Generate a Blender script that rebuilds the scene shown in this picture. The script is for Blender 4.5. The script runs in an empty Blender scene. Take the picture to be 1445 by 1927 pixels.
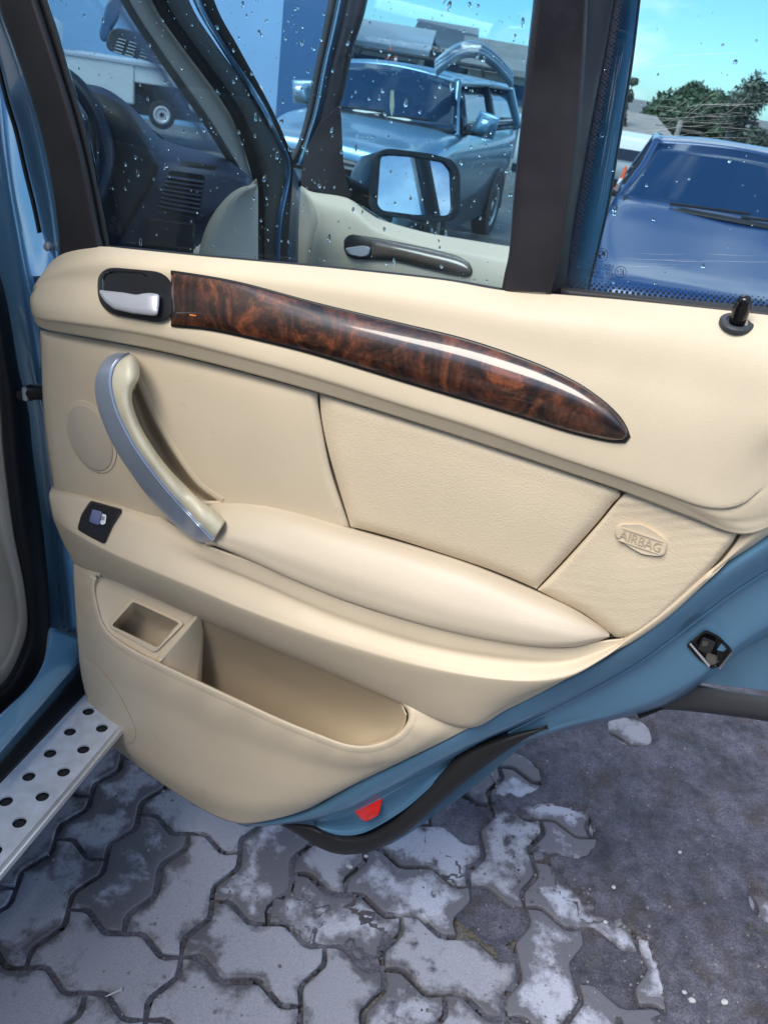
import bpy, bmesh, math, random
import numpy as np
from mathutils import Vector, Matrix
from mathutils.bvhtree import BVHTree
from mathutils.geometry import delaunay_2d_cdt

random.seed(7)
rng = np.random.default_rng(7)
sc = bpy.context.scene
col = sc.collection

# ------------------------------------------------------------------ camera
FPX, W0, H0 = 1500.0, 1445.0, 1927.0
PITCH, ROLL, CAMH = math.radians(29.5), math.radians(9.5), 1.45
CAM = np.array([0.0, 0.0, CAMH])
_c, _s = math.cos(ROLL), math.sin(ROLL)
_rt = np.array([1.0, 0, 0])
_dn = np.array([0, -math.sin(PITCH), -math.cos(PITCH)])
_fw = np.array([0, math.cos(PITCH), -math.sin(PITCH)])
AX = np.array([_c * _rt - _s * _dn, _s * _rt + _c * _dn, _fw])      # camera right, down, forward
cam_d = bpy.data.cameras.new('camera')
cam = bpy.data.objects.new('camera', cam_d)
col.objects.link(cam)
cam.matrix_world = Matrix(((AX[0][0], -AX[1][0], -AX[2][0], 0), (AX[0][1], -AX[1][1], -AX[2][1], 0),
                           (AX[0][2], -AX[1][2], -AX[2][2], CAMH), (0, 0, 0, 1)))
cam_d.sensor_fit = 'VERTICAL'
cam_d.sensor_height = 24.0
cam_d.lens = FPX / H0 * 24.0
cam_d.clip_start = 0.02
cam_d.clip_end = 3000
cam_d.dof.use_dof = True
cam_d.dof.focus_distance = 0.98
cam_d.dof.aperture_fstop = 9.0
sc.camera = cam

# ------------------------------------------------------------------ sky and sun
SUN_EL, SUN_AZ = math.radians(51), math.radians(221)     # azimuth clockwise from +Y
world = bpy.data.worlds.new('World')
sc.world = world
world.use_nodes = True
wn, wl = world.node_tree.nodes, world.node_tree.links
bg = wn['Background']
sky = wn.new('ShaderNodeTexSky')
sky.sky_type = 'NISHITA'
sky.sun_disc = False
sky.sun_elevation = SUN_EL
sky.sun_rotation = SUN_AZ
sky.air_density = 1.0
sky.dust_density = 0.3
sky.ozone_density = 4.0
tint = wn.new('ShaderNodeMix'); tint.data_type = 'RGBA'; tint.blend_type = 'MULTIPLY'
tint.inputs[0].default_value = 1.0
tint.inputs[7].default_value = (0.62, 0.95, 1.12, 1)
wl.new(sky.outputs[0], tint.inputs[6])
tc = wn.new('ShaderNodeTexCoord')
cl = wn.new('ShaderNodeTexNoise'); cl.inputs['Scale'].default_value = 1.9
cl.inputs['Detail'].default_value = 7; cl.inputs['Roughness'].default_value = 0.55
mp = wn.new('ShaderNodeMapping'); mp.inputs['Scale'].default_value = (1, 1, 2.2); mp.inputs['Location'].default_value = (3.1, 1.7, 0.4)
wl.new(tc.outputs['Generated'], mp.inputs[0]); wl.new(mp.outputs[0], cl.inputs['Vector'])
rp = wn.new('ShaderNodeValToRGB')
rp.color_ramp.elements[0].position = 0.47; rp.color_ramp.elements[1].position = 0.62
wl.new(cl.outputs[0], rp.inputs[0])
cm = wn.new('ShaderNodeMix'); cm.data_type = 'RGBA'
wl.new(rp.outputs[0], cm.inputs[0]); wl.new(tint.outputs[2], cm.inputs[6])
cm.inputs[7].default_value = (10.5, 10.6, 10.6, 1)
wl.new(cm.outputs[2], bg.inputs['Color'])
bg.inputs['Strength'].default_value = 0.1

sun_d = bpy.data.lights.new('sun', 'SUN')
sun = bpy.data.objects.new('sun', sun_d)
col.objects.link(sun)
sun_d.energy = 2.4
sun_d.angle = math.radians(36)
sun_d.color = (1.0, 0.94, 0.84)
sd = Vector((math.sin(SUN_AZ) * math.cos(SUN_EL), math.cos(SUN_AZ) * math.cos(SUN_EL), math.sin(SUN_EL)))
sun.rotation_euler = sd.to_track_quat('Z', 'Y').to_euler()
sun.location = (0, -4, 8)

sc.view_settings.view_transform = 'Standard'
sc.view_settings.look = 'None'
sc.view_settings.gamma = 1.0
sc.view_settings.use_curve_mapping = False
sc.view_settings.exposure = 0.82
sc.render.engine = 'CYCLES'
sc.cycles.max_bounces = 10
sc.cycles.transparent_max_bounces = 24
sc.cycles.transmission_bounces = 8

# ------------------------------------------------------------------ geometry of the place (metres)
AZC = math.radians(12)                                                # the car's long axis
FWD = np.array([math.sin(AZC), math.cos(AZC), 0.0])
RGT = np.array([math.cos(AZC), -math.sin(AZC), 0.0])


def door_frame(fwd, lat, opened):
    th = math.radians(opened)
    u = -FWD * math.cos(th) + RGT * math.sin(th)
    n = np.array([u[1], -u[0], 0.0])
    if n[1] > 0:
        n = -n
    return FWD * fwd + RGT * lat, u, n


RD_P, RD_U, RD_N = door_frame(0.95, -0.72, 80)
FD_P, FD_U, FD_N = door_frame(2.05, -0.72, 80)


def rays(px, py):
    px = np.asarray(px, float); py = np.asarray(py, float)
    return (((px - W0 / 2) / FPX)[..., None] * AX[0] + ((py - H0 / 2) / FPX)[..., None] * AX[1] + AX[2])


def plane_map(P, n):
    def f(q):
        q = np.atleast_2d(np.asarray(q, float))
        d = rays(q[:, 0], q[:, 1])
        t = ((P - CAM) @ n + q[:, 2]) / (d @ n)
        return CAM + d * t[:, None]
    return f


dr = plane_map(RD_P, RD_N)          # photo direction + height proud of the rear door plane -> point
fd = plane_map(FD_P, FD_N)          # the same on the front door
side = plane_map(np.zeros(3), RGT)  # third value is the lateral position in the car
level = plane_map(np.zeros(3), np.array([0, 0, 1.0]))   # third value is the height
depth = plane_map(np.zeros(3), np.array([0, 1.0, 0]))   # third value is the distance ahead


def one(f, *q):
    return f([q])[0]


# ------------------------------------------------------------------ materials
def mat(name, base, rough=0.5, metal=0.0, coat=0.0, coat_rough=0.05, spec=0.5, bump=None, var=None, rvar=None, emit=None, grime=None):
    """bump = [(kind, scale, strength, distance)], var = (scale, amount) light/dark mottling, rvar = (scale, lo, hi) roughness."""
    m = bpy.data.materials.new(name)
    m.use_nodes = True
    nt = m.node_tree; N, L = nt.nodes, nt.links
    b = N['Principled BSDF']
    b.inputs['Base Color'].default_value = (*base, 1)
    b.inputs['Roughness'].default_value = rough
    b.inputs['Metallic'].default_value = metal
    b.inputs['Coat Weight'].default_value = coat
    b.inputs['Coat Roughness'].default_value = coat_rough
    b.inputs['Specular IOR Level'].default_value = spec
    geo = N.new('ShaderNodeNewGeometry')
    if var:
        nz = N.new('ShaderNodeTexNoise'); nz.inputs['Scale'].default_value = var[0]; nz.inputs['Detail'].default_value = 6
        L.new(geo.outputs['Position'], nz.inputs['Vector'])
        r = N.new('ShaderNodeValToRGB')
        lo = tuple(c * (1 - var[1]) for c in base); hi = tuple(min(1, c * (1 + var[1])) for c in base)
        r.color_ramp.elements[0].color = (*lo, 1); r.color_ramp.elements[1].color = (*hi, 1)
        r.color_ramp.elements[0].position = 0.3; r.color_ramp.elements[1].position = 0.7
        L.new(nz.outputs[0], r.inputs[0]); L.new(r.outputs[0], b.inputs['Base Color'])
    if grime:                                   # (scale, threshold, amount, colour): rubbed-in dirt in scattered marks
        g1 = N.new('ShaderNodeTexNoise'); g1.inputs['Scale'].default_value = grime[0]; g1.inputs['Detail'].default_value = 8; g1.inputs['Roughness'].default_value = 0.7
        g1.inputs['Distortion'].default_value = 0.6
        L.new(geo.outputs['Position'], g1.inputs['Vector'])
        gm = N.new('ShaderNodeMapRange'); gm.inputs[1].default_value = grime[1]; gm.inputs[2].default_value = grime[1] + 0.12; gm.inputs[4].default_value = grime[2]
        L.new(g1.outputs[0], gm.inputs[0])
        gx_ = N.new('ShaderNodeMix'); gx_.data_type = 'RGBA'; gx_.inputs[7].default_value = (*grime[3], 1)
        src = b.inputs['Base Color'].links[0].from_socket if b.inputs['Base Color'].links else None
        if src: L.new(src, gx_.inputs[6])
        else: gx_.inputs[6].default_value = (*base, 1)
        L.new(gm.outputs[0], gx_.inputs[0]); L.new(gx_.outputs[2], b.inputs['Base Color'])
    if rvar:
        nz = N.new('ShaderNodeTexNoise'); nz.inputs['Scale'].default_value = rvar[0]; nz.inputs['Detail'].default_value = 4
        L.new(geo.outputs['Position'], nz.inputs['Vector'])
        mr = N.new('ShaderNodeMapRange'); mr.inputs[1].default_value = 0.35; mr.inputs[2].default_value = 0.65
        mr.inputs[3].default_value = rvar[1]; mr.inputs[4].default_value = rvar[2]
        L.new(nz.outputs[0], mr.inputs[0]); L.new(mr.outputs[0], b.inputs['Roughness'])
    prev = None
    for kind, scale, strength, dist in (bump or []):
        if kind == 'voronoi':
            t = N.new('ShaderNodeTexVoronoi'); t.feature = 'SMOOTH_F1'
            t.inputs['Smoothness'].default_value = 0.4
        else:
            t = N.new('ShaderNodeTexNoise'); t.inputs['Detail'].default_value = 4
        t.inputs['Scale'].default_value = scale
        L.new(geo.outputs['Position'], t.inputs['Vector'])
        bp = N.new('ShaderNodeBump'); bp.inputs['Strength'].default_value = strength; bp.inputs['Distance'].default_value = dist
        L.new(t.outputs[0], bp.inputs['Height'])
        if prev:
            L.new(prev.outputs[0], bp.inputs['Normal'])
        prev = bp
    if prev:
        L.new(prev.outputs[0], b.inputs['Normal'])
    if emit:
        b.inputs['Emission Color'].default_value = (*emit[0], 1); b.inputs['Emission Strength'].default_value = emit[1]
    return m


def glass_mat(name, tintc, ior=1.5, gloss=1.0):
    """one face of a pane: clear tint plus Fresnel reflection; both faces of the slab carry it."""
    m = bpy.data.materials.new(name); m.use_nodes = True
    nt = m.node_tree; N, L = nt.nodes, nt.links
    for n in list(N):
        N.remove(n)
    out = N.new('ShaderNodeOutputMaterial')
    tr = N.new('ShaderNodeBsdfTransparent'); tr.inputs[0].default_value = (*tintc, 1)
    gl = N.new('ShaderNodeBsdfGlossy'); gl.inputs['Roughness'].default_value = 0.0
    gl.inputs['Color'].default_value = (gloss, gloss, gloss, 1)
    geo = N.new('ShaderNodeNewGeometry')
    io = N.new('ShaderNodeMix'); io.data_type = 'FLOAT'
    io.inputs[2].default_value = ior; io.inputs[3].default_value = 1.0 / ior
    L.new(geo.outputs['Backfacing'], io.inputs[0])
    fr = N.new('ShaderNodeFresnel'); L.new(io.outputs[0], fr.inputs['IOR'])
    mx = N.new('ShaderNodeMixShader')
    L.new(fr.outputs[0], mx.inputs[0]); L.new(tr.outputs[0], mx.inputs[1]); L.new(gl.outputs[0], mx.inputs[2])
    L.new(mx.outputs[0], out.inputs[0])
    return m


BEIGE = (0.64, 0.535, 0.39)
M = {}
M['pad'] = mat('pad_vinyl', BEIGE, 0.55, spec=0.35, bump=[('voronoi', 800, 0.24, 0.0005), ('noise', 160, 0.12, 0.0007)], var=(9, 0.04), rvar=(10, .45, .62), grime=(13, .64, .22, (.38, .31, .22)))
M['plastic'] = mat('beige_plastic', (0.62, 0.515, 0.38), 0.5, spec=0.4, bump=[('voronoi', 900, 0.2, 0.0004)], var=(7, 0.05), rvar=(12, .42, .6), grime=(16, .60, .30, (.33, .27, .20)))
M['leather'] = mat('beige_leather', (0.64, 0.53, 0.385), 0.48, spec=0.4, bump=[('voronoi', 520, 0.42, 0.0007), ('noise', 120, 0.2, 0.0011)], var=(11, 0.04))
M['armrest'] = mat('armrest_vinyl', (0.53, 0.45, 0.345), 0.45, spec=0.5, bump=[('voronoi', 640, 0.28, 0.0005), ('noise', 200, 0.12, 0.0006)], var=(9, 0.03))
M['handle_beige'] = mat('worn_beige_handle', (0.60, 0.55, 0.41), 0.4, spec=0.5, var=(40, 0.10), grime=(45, .56, .35, (.38, .33, .24)))
M['silver'] = mat('satin_silver', (0.40, 0.46, 0.58), 0.34, metal=0.5, bump=[('noise', 1500, 0.04, 0.0002)])
M['chrome'] = mat('satin_chrome', (0.52, 0.53, 0.58), 0.32, metal=0.35)
M['black'] = mat('black_plastic', (0.012, 0.012, 0.014), 0.35)
M['gloss_black'] = mat('gloss_black', (0.008, 0.008, 0.01), 0.12)
M['frame'] = mat('black_frame_paint', (0.017, 0.015, 0.019), 0.42, spec=0.5, bump=[('noise', 1800, 0.12, 0.0002)], var=(10, .35), rvar=(9, 0.25, 0.6))
M['rubber'] = mat('black_rubber', (0.012, 0.012, 0.014), 0.6, bump=[('noise', 400, 0.1, 0.0003)])
M['grey_plastic'] = mat('dark_grey_cladding', (0.035, 0.037, 0.043), 0.5, bump=[('noise', 900, 0.15, 0.0003)])
M['paint'] = mat('steel_blue_paint', (0.115, 0.255, 0.405), 0.26, metal=0.55, coat=1.0, coat_rough=0.06, bump=[('noise', 30, 0.02, 0.001)])
M['paint_in'] = mat('steel_blue_inner_paint', (0.115, 0.255, 0.405), 0.34, metal=0.35, coat=0.6, coat_rough=0.08, var=(6, 0.08), rvar=(18, .28, .5), grime=(22, .58, .35, (.16, .17, .17)))
M['reflector'] = mat('red_reflector', (0.75, 0.012, 0.008), 0.22, coat=0.6, bump=[('voronoi', 500, 0.2, 0.0005)])
M['alu'] = mat('brushed_aluminium', (0.66, 0.69, 0.76), 0.45, metal=0.3, var=(60, 0.1), rvar=(30, 0.32, 0.55))
M['alu_edge'] = mat('polished_aluminium', (0.75, 0.76, 0.78), 0.25, metal=0.7)
M['dash'] = mat('dash_vinyl_hazed', (0.032, 0.046, 0.09), 0.55, bump=[('noise', 500, 0.2, 0.0004)])  # blue haze of the windscreen's reflection is mixed into this colour
M['dark_trim'] = mat('dark_trim', (0.02, 0.02, 0.024), 0.5)
M['pillar_trim'] = mat('grey_pillar_fabric', (0.33, 0.305, 0.27), 0.75)
M['latch'] = mat('latch_steel', (0.25, 0.24, 0.22), 0.35, metal=0.9, var=(90, 0.5))
M['grease'] = mat('grease', (0.45, 0.42, 0.25), 0.4)
M['window_blue'] = mat('switch_blue', (0.13, 0.15, 0.30), 0.4)
M['icon'] = mat('white_print', (0.75, 0.77, 0.8), 0.5)
M['print'] = mat('black_print', (0.012, 0.014, 0.03), 0.6)
M['mirror'] = mat('mirror_silver', (0.92, 0.94, 0.96), 0.02, metal=1.0)
M['scratch'] = mat('scratch_white', (0.75, 0.78, 0.8), 0.6)
M['glass'] = glass_mat('door_glass', (0.82, 0.935, 0.985), 1.5)
M['windscreen'] = glass_mat('windscreen_glass', (0.90, 0.965, 0.99), 1.5)
M['water'] = bpy.data.materials.new('rain_water'); M['water'].use_nodes = True
_b = M['water'].node_tree.nodes['Principled BSDF']
_b.inputs['Transmission Weight'].default_value = 1.0; _b.inputs['Roughness'].default_value = 0.0; _b.inputs['IOR'].default_value = 1.33


def wood_material():
    m = bpy.data.materials.new('burl_walnut'); m.use_nodes = True
    nt = m.node_tree; N, L = nt.nodes, nt.links; b = N['Principled BSDF']
    geo = N.new('ShaderNodeNewGeometry')
    mpn = N.new('ShaderNodeMapping'); mpn.inputs['Rotation'].default_value = (0, 0.2, 0.4)
    L.new(geo.outputs['Position'], mpn.inputs[0])
    n1 = N.new('ShaderNodeTexNoise'); n1.inputs['Scale'].default_value = 14; n1.inputs['Detail'].default_value = 8
    n1.inputs['Roughness'].default_value = 0.62; n1.inputs['Distortion'].default_value = 3.5
    L.new(mpn.outputs[0], n1.inputs['Vector'])
    n2 = N.new('ShaderNodeTexNoise'); n2.inputs['Scale'].default_value = 70; n2.inputs['Detail'].default_value = 6; n2.inputs['Distortion'].default_value = 3.0
    L.new(mpn.outputs[0], n2.inputs['Vector'])
    vo = N.new('ShaderNodeTexVoronoi'); vo.inputs['Scale'].default_value = 75; vo.feature = 'F1'
    dist = N.new('ShaderNodeMix'); dist.data_type = 'VECTOR'; dist.inputs[0].default_value = 0.04
    L.new(mpn.outputs[0], dist.inputs[4]); L.new(n2.outputs['Color'], dist.inputs[5]); L.new(dist.outputs[1], vo.inputs['Vector'])
    r1 = N.new('ShaderNodeValToRGB'); e = r1.color_ramp.elements
    e[0].position = 0.37; e[0].color = (0.008, 0.003, 0.002, 1)
    e[1].position = 0.72; e[1].color = (0.26, 0.070, 0.022, 1)
    a = e.new(0.49); a.color = (0.045, 0.014, 0.007, 1)
    a = e.new(0.60); a.color = (0.115, 0.034, 0.013, 1)
    mx0 = N.new('ShaderNodeMath'); mx0.operation = 'MULTIPLY_ADD'; mx0.inputs[1].default_value = 0.28
    L.new(n2.outputs[0], mx0.inputs[0])
    sub = N.new('ShaderNodeMath'); sub.operation = 'SUBTRACT'; sub.inputs[1].default_value = 0.14
    L.new(n1.outputs[0], sub.inputs[0]); L.new(sub.outputs[0], mx0.inputs[2])
    L.new(mx0.outputs[0], r1.inputs[0])
    eye = N.new('ShaderNodeTexNoise'); eye.inputs['Scale'].default_value = 11; eye.inputs['Detail'].default_value = 1
    L.new(geo.outputs['Position'], eye.inputs['Vector'])
    er = N.new('ShaderNodeMapRange'); er.inputs[1].default_value = 0.52; er.inputs[2].default_value = 0.62
    L.new(eye.outputs[0], er.inputs[0])
    vr = N.new('ShaderNodeMapRange'); vr.inputs[1].default_value = 0.1; vr.inputs[2].default_value = 0.45
    vr.inputs[3].default_value = 1.0; vr.inputs[4].default_value = 0.25
    L.new(vo.outputs['Distance'], vr.inputs[0])
    mm = N.new('ShaderNodeMath'); mm.operation = 'MULTIPLY'; L.new(er.outputs[0], mm.inputs[0]); L.new(vr.outputs[0], mm.inputs[1])
    mx = N.new('ShaderNodeMix'); mx.data_type = 'RGBA'; mx.inputs[7].default_value = (0.006, 0.003, 0.003, 1)
    L.new(mm.outputs[0], mx.inputs[0]); L.new(r1.outputs[0], mx.inputs[6])
    L.new(mx.outputs[2], b.inputs['Base Color'])
    b.inputs['Roughness'].default_value = 0.4
    b.inputs['Coat Weight'].default_value = 1.0; b.inputs['Coat Roughness'].default_value = 0.06; b.inputs['Coat IOR'].default_value = 1.55
    return m


M['wood'] = wood_material()


# ------------------------------------------------------------------ object helpers
def tag(o, label=None, cat=None, group=None, kind=None):
    if label: o['label'] = label
    if cat: o['category'] = cat
    if group: o['group'] = group
    if kind: o['kind'] = kind
    return o


def adopt(o, parent):
    if parent is not None:
        o.parent = parent
        o.matrix_parent_inverse = PINV[parent.name]


PINV = {}


def register(o):
    inv = Matrix.Identity(4)
    p = o
    while p is not None:
        inv = inv @ Matrix.Identity(4)
        p = p.parent
    PINV[o.name] = o.matrix_basis.inverted() if o.parent is None else Matrix.Identity(4)
    return o


def thing(name, label, cat, loc, group=None):
    o = bpy.data.objects.new(name, None); col.objects.link(o)
    o.location = tuple(loc)
    o.empty_display_size = 0.1
    PINV[o.name] = Matrix.Translation(Vector(tuple(loc))).inverted()
    return tag(o, label, cat, group, 'thing')


def obj(name, verts, faces, m, parent=None, smooth=True, sharp=38, thick=0.0, bevel=0.0, xf=None):
    me = bpy.data.meshes.new(name)
    verts = [tuple(map(float, v)) for v in verts]
    me.from_pydata(verts, [], faces)
    me.validate()
    if smooth:
        me.shade_smooth()
        me.set_sharp_from_angle(angle=math.radians(sharp))
    me.materials.append(m)
    o = bpy.data.objects.new(name, me); col.objects.link(o)
    PINV[o.name] = Matrix.Identity(4)
    adopt(o, parent)
    if thick:
        s = o.modifiers.new('thick', 'SOLIDIFY'); s.thickness = thick; s.offset = -1.0
        s.use_even_offset = False
    if bevel:
        bv = o.modifiers.new('bevel', 'BEVEL'); bv.width = bevel; bv.segments = 3; bv.limit_method = 'ANGLE'; bv.angle_limit = math.radians(35)
    return o


def cr(pts, n, cosu=False, lin=False):
    """n+1 samples along a Catmull-Rom curve through pts, even in photo length."""
    P = np.array(pts, float)
    if len(P) == 2 or lin:
        D = P
    else:
        E = np.vstack([2 * P[0] - P[1], P, 2 * P[-1] - P[-2]])
        D = []
        for i in range(len(P) - 1):
            p0, p1, p2, p3 = E[i:i + 4]
            for t in np.linspace(0, 1, 12, endpoint=False):
                D.append(0.5 * ((2 * p1) + (-p0 + p2) * t + (2 * p0 - 5 * p1 + 4 * p2 - p3) * t * t + (-p0 + 3 * p1 - 3 * p2 + p3) * t ** 3))
        D.append(P[-1]); D = np.array(D)
    s = np.concatenate([[0], np.cumsum(np.linalg.norm(np.diff(D[:, :2], axis=0), axis=1) + 1e-9)])
    s /= s[-1]
    u = np.linspace(0, 1, n + 1)
    if cosu:
        u = 0.5 - 0.5 * np.cos(np.pi * u)
    return np.stack([np.interp(u, s, D[:, k]) for k in range(D.shape[1])], 1)


def grid_rows(rows, nu, sub=6, lin=False, cosu=False):
    R = np.array([cr(r, nu, cosu) for r in rows])
    if lin or len(R) == 2:
        out = []
        for i in range(len(R) - 1):
            for t in np.linspace(0, 1, sub, endpoint=False):
                out.append(R[i] * (1 - t) + R[i + 1] * t)
        out.append(R[-1])
        return np.array(out)
    E = np.concatenate([[2 * R[0] - R[1]], R, [2 * R[-1] - R[-2]]])
    out = []
    for i in range(len(R) - 1):
        p0, p1, p2, p3 = E[i:i + 4]
        for t in np.linspace(0, 1, sub, endpoint=False):
            out.append(0.5 * ((2 * p1) + (-p0 + p2) * t + (2 * p0 - 5 * p1 + 4 * p2 - p3) * t * t + (-p0 + 3 * p1 - 3 * p2 + p3) * t ** 3))
    out.append(R[-1])
    return np.array(out)


def chord_rows(rows, nu, sub):
    """like grid_rows, but spaced by the distance between rows, so that close rows make a tight edge without overshoot."""
    R = np.array([cr(r, nu) for r in rows]); n = len(R)
    d = [max(1e-6, float(np.mean(np.linalg.norm(R[i + 1][:, :2] - R[i][:, :2], axis=1)))) for i in range(n - 1)]
    s = [(R[i + 1] - R[i]) / d[i] for i in range(n - 1)]
    m = [s[0]] + [(s[i - 1] * d[i] + s[i] * d[i - 1]) / (d[i - 1] + d[i]) for i in range(1, n - 1)] + [s[-1]]
    out = []
    for i in range(n - 1):
        for t in np.linspace(0, 1, sub, endpoint=False):
            h00, h10, h01, h11 = 2 * t ** 3 - 3 * t * t + 1, t ** 3 - 2 * t * t + t, -2 * t ** 3 + 3 * t * t, t ** 3 - t * t
            out.append(h00 * R[i] + h10 * d[i] * m[i] + h01 * R[i + 1] + h11 * d[i] * m[i + 1])
    out.append(R[-1])
    return np.array(out)


def in_poly(x, y, poly):
    c = False
    n = len(poly)
    for i in range(n):
        x1, y1 = poly[i][:2]; x2, y2 = poly[(i + 1) % n][:2]
        if (y1 > y) != (y2 > y) and x < (x2 - x1) * (y - y1) / (y2 - y1) + x1:
            c = not c
    return c


BVH = {}


def grid_obj(name, G, f, m, parent=None, thick=0.006, holes=(), sharp=38, keep=None, toward=None):
    nv, nu = G.shape[0], G.shape[1]
    V = f(G.reshape(-1, G.shape[2]))
    faces = []
    for j in range(nv - 1):
        for i in range(nu - 1):
            a = (j * nu + i, j * nu + i + 1, (j + 1) * nu + i + 1, (j + 1) * nu + i)
            if holes:
                cx = sum(G.reshape(-1, G.shape[2])[k][0] for k in a) / 4; cy = sum(G.reshape(-1, G.shape[2])[k][1] for k in a) / 4
                if any(in_poly(cx, cy, h) for h in holes):
                    continue
            faces.append(a)
    # faces look to the camera side
    acc = 0.0
    for a in faces[::max(1, len(faces) // 60)]:
        n = np.cross(V[a[2]] - V[a[0]], V[a[3]] - V[a[1]])
        acc += n @ ((CAM if toward is None else np.array(toward)) - V[a[0]])
    if acc < 0:
        faces = [f_[::-1] for f_ in faces]
    o = obj(name, V, faces, m, parent, thick=thick, sharp=sharp)
    if keep:
        BVH.setdefault(keep, []).append(BVHTree.FromPolygons([tuple(v) for v in V], faces))
    return o


def sh(t, w):
    e = np.minimum(1.0, np.minimum(t, 1 - t) / w)
    return 1 - (1 - e) ** 3


def cushion(top, bot, nu=40, nv=16, bulge=0.004, wu=0.05, wv=0.12, crown=0.0):
    T, B = cr(top, nu, True), cr(bot, nu, True)
    u = 0.5 - 0.5 * np.cos(np.pi * np.linspace(0, 1, nu + 1)); v = 0.5 - 0.5 * np.cos(np.pi * np.linspace(0, 1, nv + 1))
    G = T[None] * (1 - v[:, None, None]) + B[None] * v[:, None, None]
    G[..., 2] += bulge * sh(u, wu)[None] * sh(v, wv)[:, None] + crown * (4 * v * (1 - v))[:, None] * (4 * u * (1 - u))[None] ** 0.5
    return G


def onto(key):
    """map (px, py, off): the nearest surface of the group seen along that direction, plus off along the rear door's normal."""
    def f(q):
        q = np.atleast_2d(np.asarray(q, float)); out = []
        D = rays(q[:, 0], q[:, 1])
        for (x, y, h), d in zip(q, D):
            dv = Vector(d).normalized(); best = None
            for t in BVH[key]:
                r = t.ray_cast(Vector(CAM), dv)
                if r[0] is not None and (best is None or r[3] < best[1]):
                    best = (r[0], r[3])
            p = np.array(best[0]) if best else dr([(x, y, 0.05)])[0]
            # keep the point on its line of sight while standing off the surface
            t = h / (np.array(dv) @ RD_N)
            out.append(p + np.array(dv) * t)
        return np.array(out)
    return f


def prism(name, outline, f, m, parent=None, dh=-0.01, bevel=0.0, h=None, smooth=True, sharp=38):
    """outline of (px,py,h) given its own thickness: front on f, back dh further in the map's third value."""
    Q = np.array(outline, float)
    A = f(Q); Q2 = Q.copy(); Q2[:, 2] += dh
    c = Q[:, :2].mean(0)
    B = f(Q2)
    # the back keeps the real size of the front (moved along the map's axis rather than along the lines of sight)
    off = B.mean(0) - A.mean(0)
    B = A + off
    n = len(Q)
    fr = list(range(n)); nrm = np.zeros(3)
    for i in range(n):
        nrm += np.cross(A[i], A[(i + 1) % n])
    if nrm @ (CAM - A.mean(0)) < 0:
        A = A[::-1]; B = B[::-1]
    faces = [fr, [n + i for i in reversed(fr)]]
    for i in range(n):
        faces.append([(i + 1) % n, i, n + i, n + (i + 1) % n])
    return obj(name, list(A) + list(B), faces, m, parent, smooth=smooth, sharp=sharp, bevel=bevel)


def rounded(poly, r, n=4):
    """photo polygon with rounded corners."""
    out = []
    k = len(poly)
    for i in range(k):
        p0, p1, p2 = (np.array(poly[(i - 1) % k], float), np.array(poly[i], float), np.array(poly[(i + 1) % k], float))
        a = p0 - p1; b = p2 - p1
        la, lb = np.linalg.norm(a[:2]), np.linalg.norm(b[:2])
        ra, rb = min(r, la * 0.45) / la, min(r, lb * 0.45) / lb
        s, e = p1 + a * ra, p1 + b * rb
        for t in np.linspace(0, 1, n + 1):
            out.append(tuple((1 - t) ** 2 * s + 2 * t * (1 - t) * p1 + t * t * e))
    return out


def tube_geo(path, rad, seg=10, closed=False, caps=True):
    P = np.array(path, float); n = len(P)
    R = np.full(n, rad) if np.isscalar(rad) else np.array(rad, float)
    V, F = [], []
    up = np.array([0, 0, 1.0])
    prev = None
    for i in range(n):
        if closed:
            t = P[(i + 1) % n] - P[i - 1]
        else:
            t = P[min(i + 1, n - 1)] - P[max(i - 1, 0)]
        t = t / (np.linalg.norm(t) + 1e-12)
        a = prev if prev is not None else (up if abs(t[2]) < 0.9 else np.array([1.0, 0, 0]))
        a = a - t * (a @ t); a /= np.linalg.norm(a); b = np.cross(t, a); prev = a
        for k in range(seg):
            th = 2 * math.pi * k / seg
            V.append(P[i] + R[i] * (math.cos(th) * a + math.sin(th) * b))
    for i in range(n if closed else n - 1):
        j = (i + 1) % n
        for k in range(seg):
            l = (k + 1) % seg
            F.append((i * seg + k, i * seg + l, j * seg + l, j * seg + k))
    if caps and not closed:
        F.append(tuple(reversed(range(seg)))); F.append(tuple((n - 1) * seg + k for k in range(seg)))
    return V, F


def tube(name, path, rad, m, parent=None, seg=10, closed=False):
    V, F = tube_geo(path, rad, seg, closed)
    return obj(name, V, F, m, parent, sharp=50)


def box_geo(c, sx, sy, sz):
    x, y, z = c
    V = [(x + a * sx / 2, y + b * sy / 2, z + d * sz / 2) for d in (-1, 1) for b in (-1, 1) for a in (-1, 1)]
    F = [(0, 2, 3, 1), (4, 5, 7, 6), (0, 1, 5, 4), (2, 6, 7, 3), (0, 4, 6, 2), (1, 3, 7, 5)]
    return V, F


def merge(parts):
    V, F = [], []
    for v, f in parts:
        o = len(V); V += list(v); F += [tuple(i + o for i in q) for q in f]
    return V, F


def text_geo(txt):
    cu = bpy.data.curves.new('lettering', 'FONT'); cu.body = txt; cu.resolution_u = 3
    o = bpy.data.objects.new('lettering', cu); col.objects.link(o)
    dg = bpy.context.evaluated_depsgraph_get()
    me = o.evaluated_get(dg).to_mesh()
    V = np.array([v.co[:2] for v in me.vertices]); F = [tuple(p.vertices) for p in me.polygons]
    o.evaluated_get(dg).to_mesh_clear()
    bpy.data.objects.remove(o); bpy.data.curves.remove(cu)
    V = (V - V.min(0)) / (V.max(0) - V.min(0))
    return V, F


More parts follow.
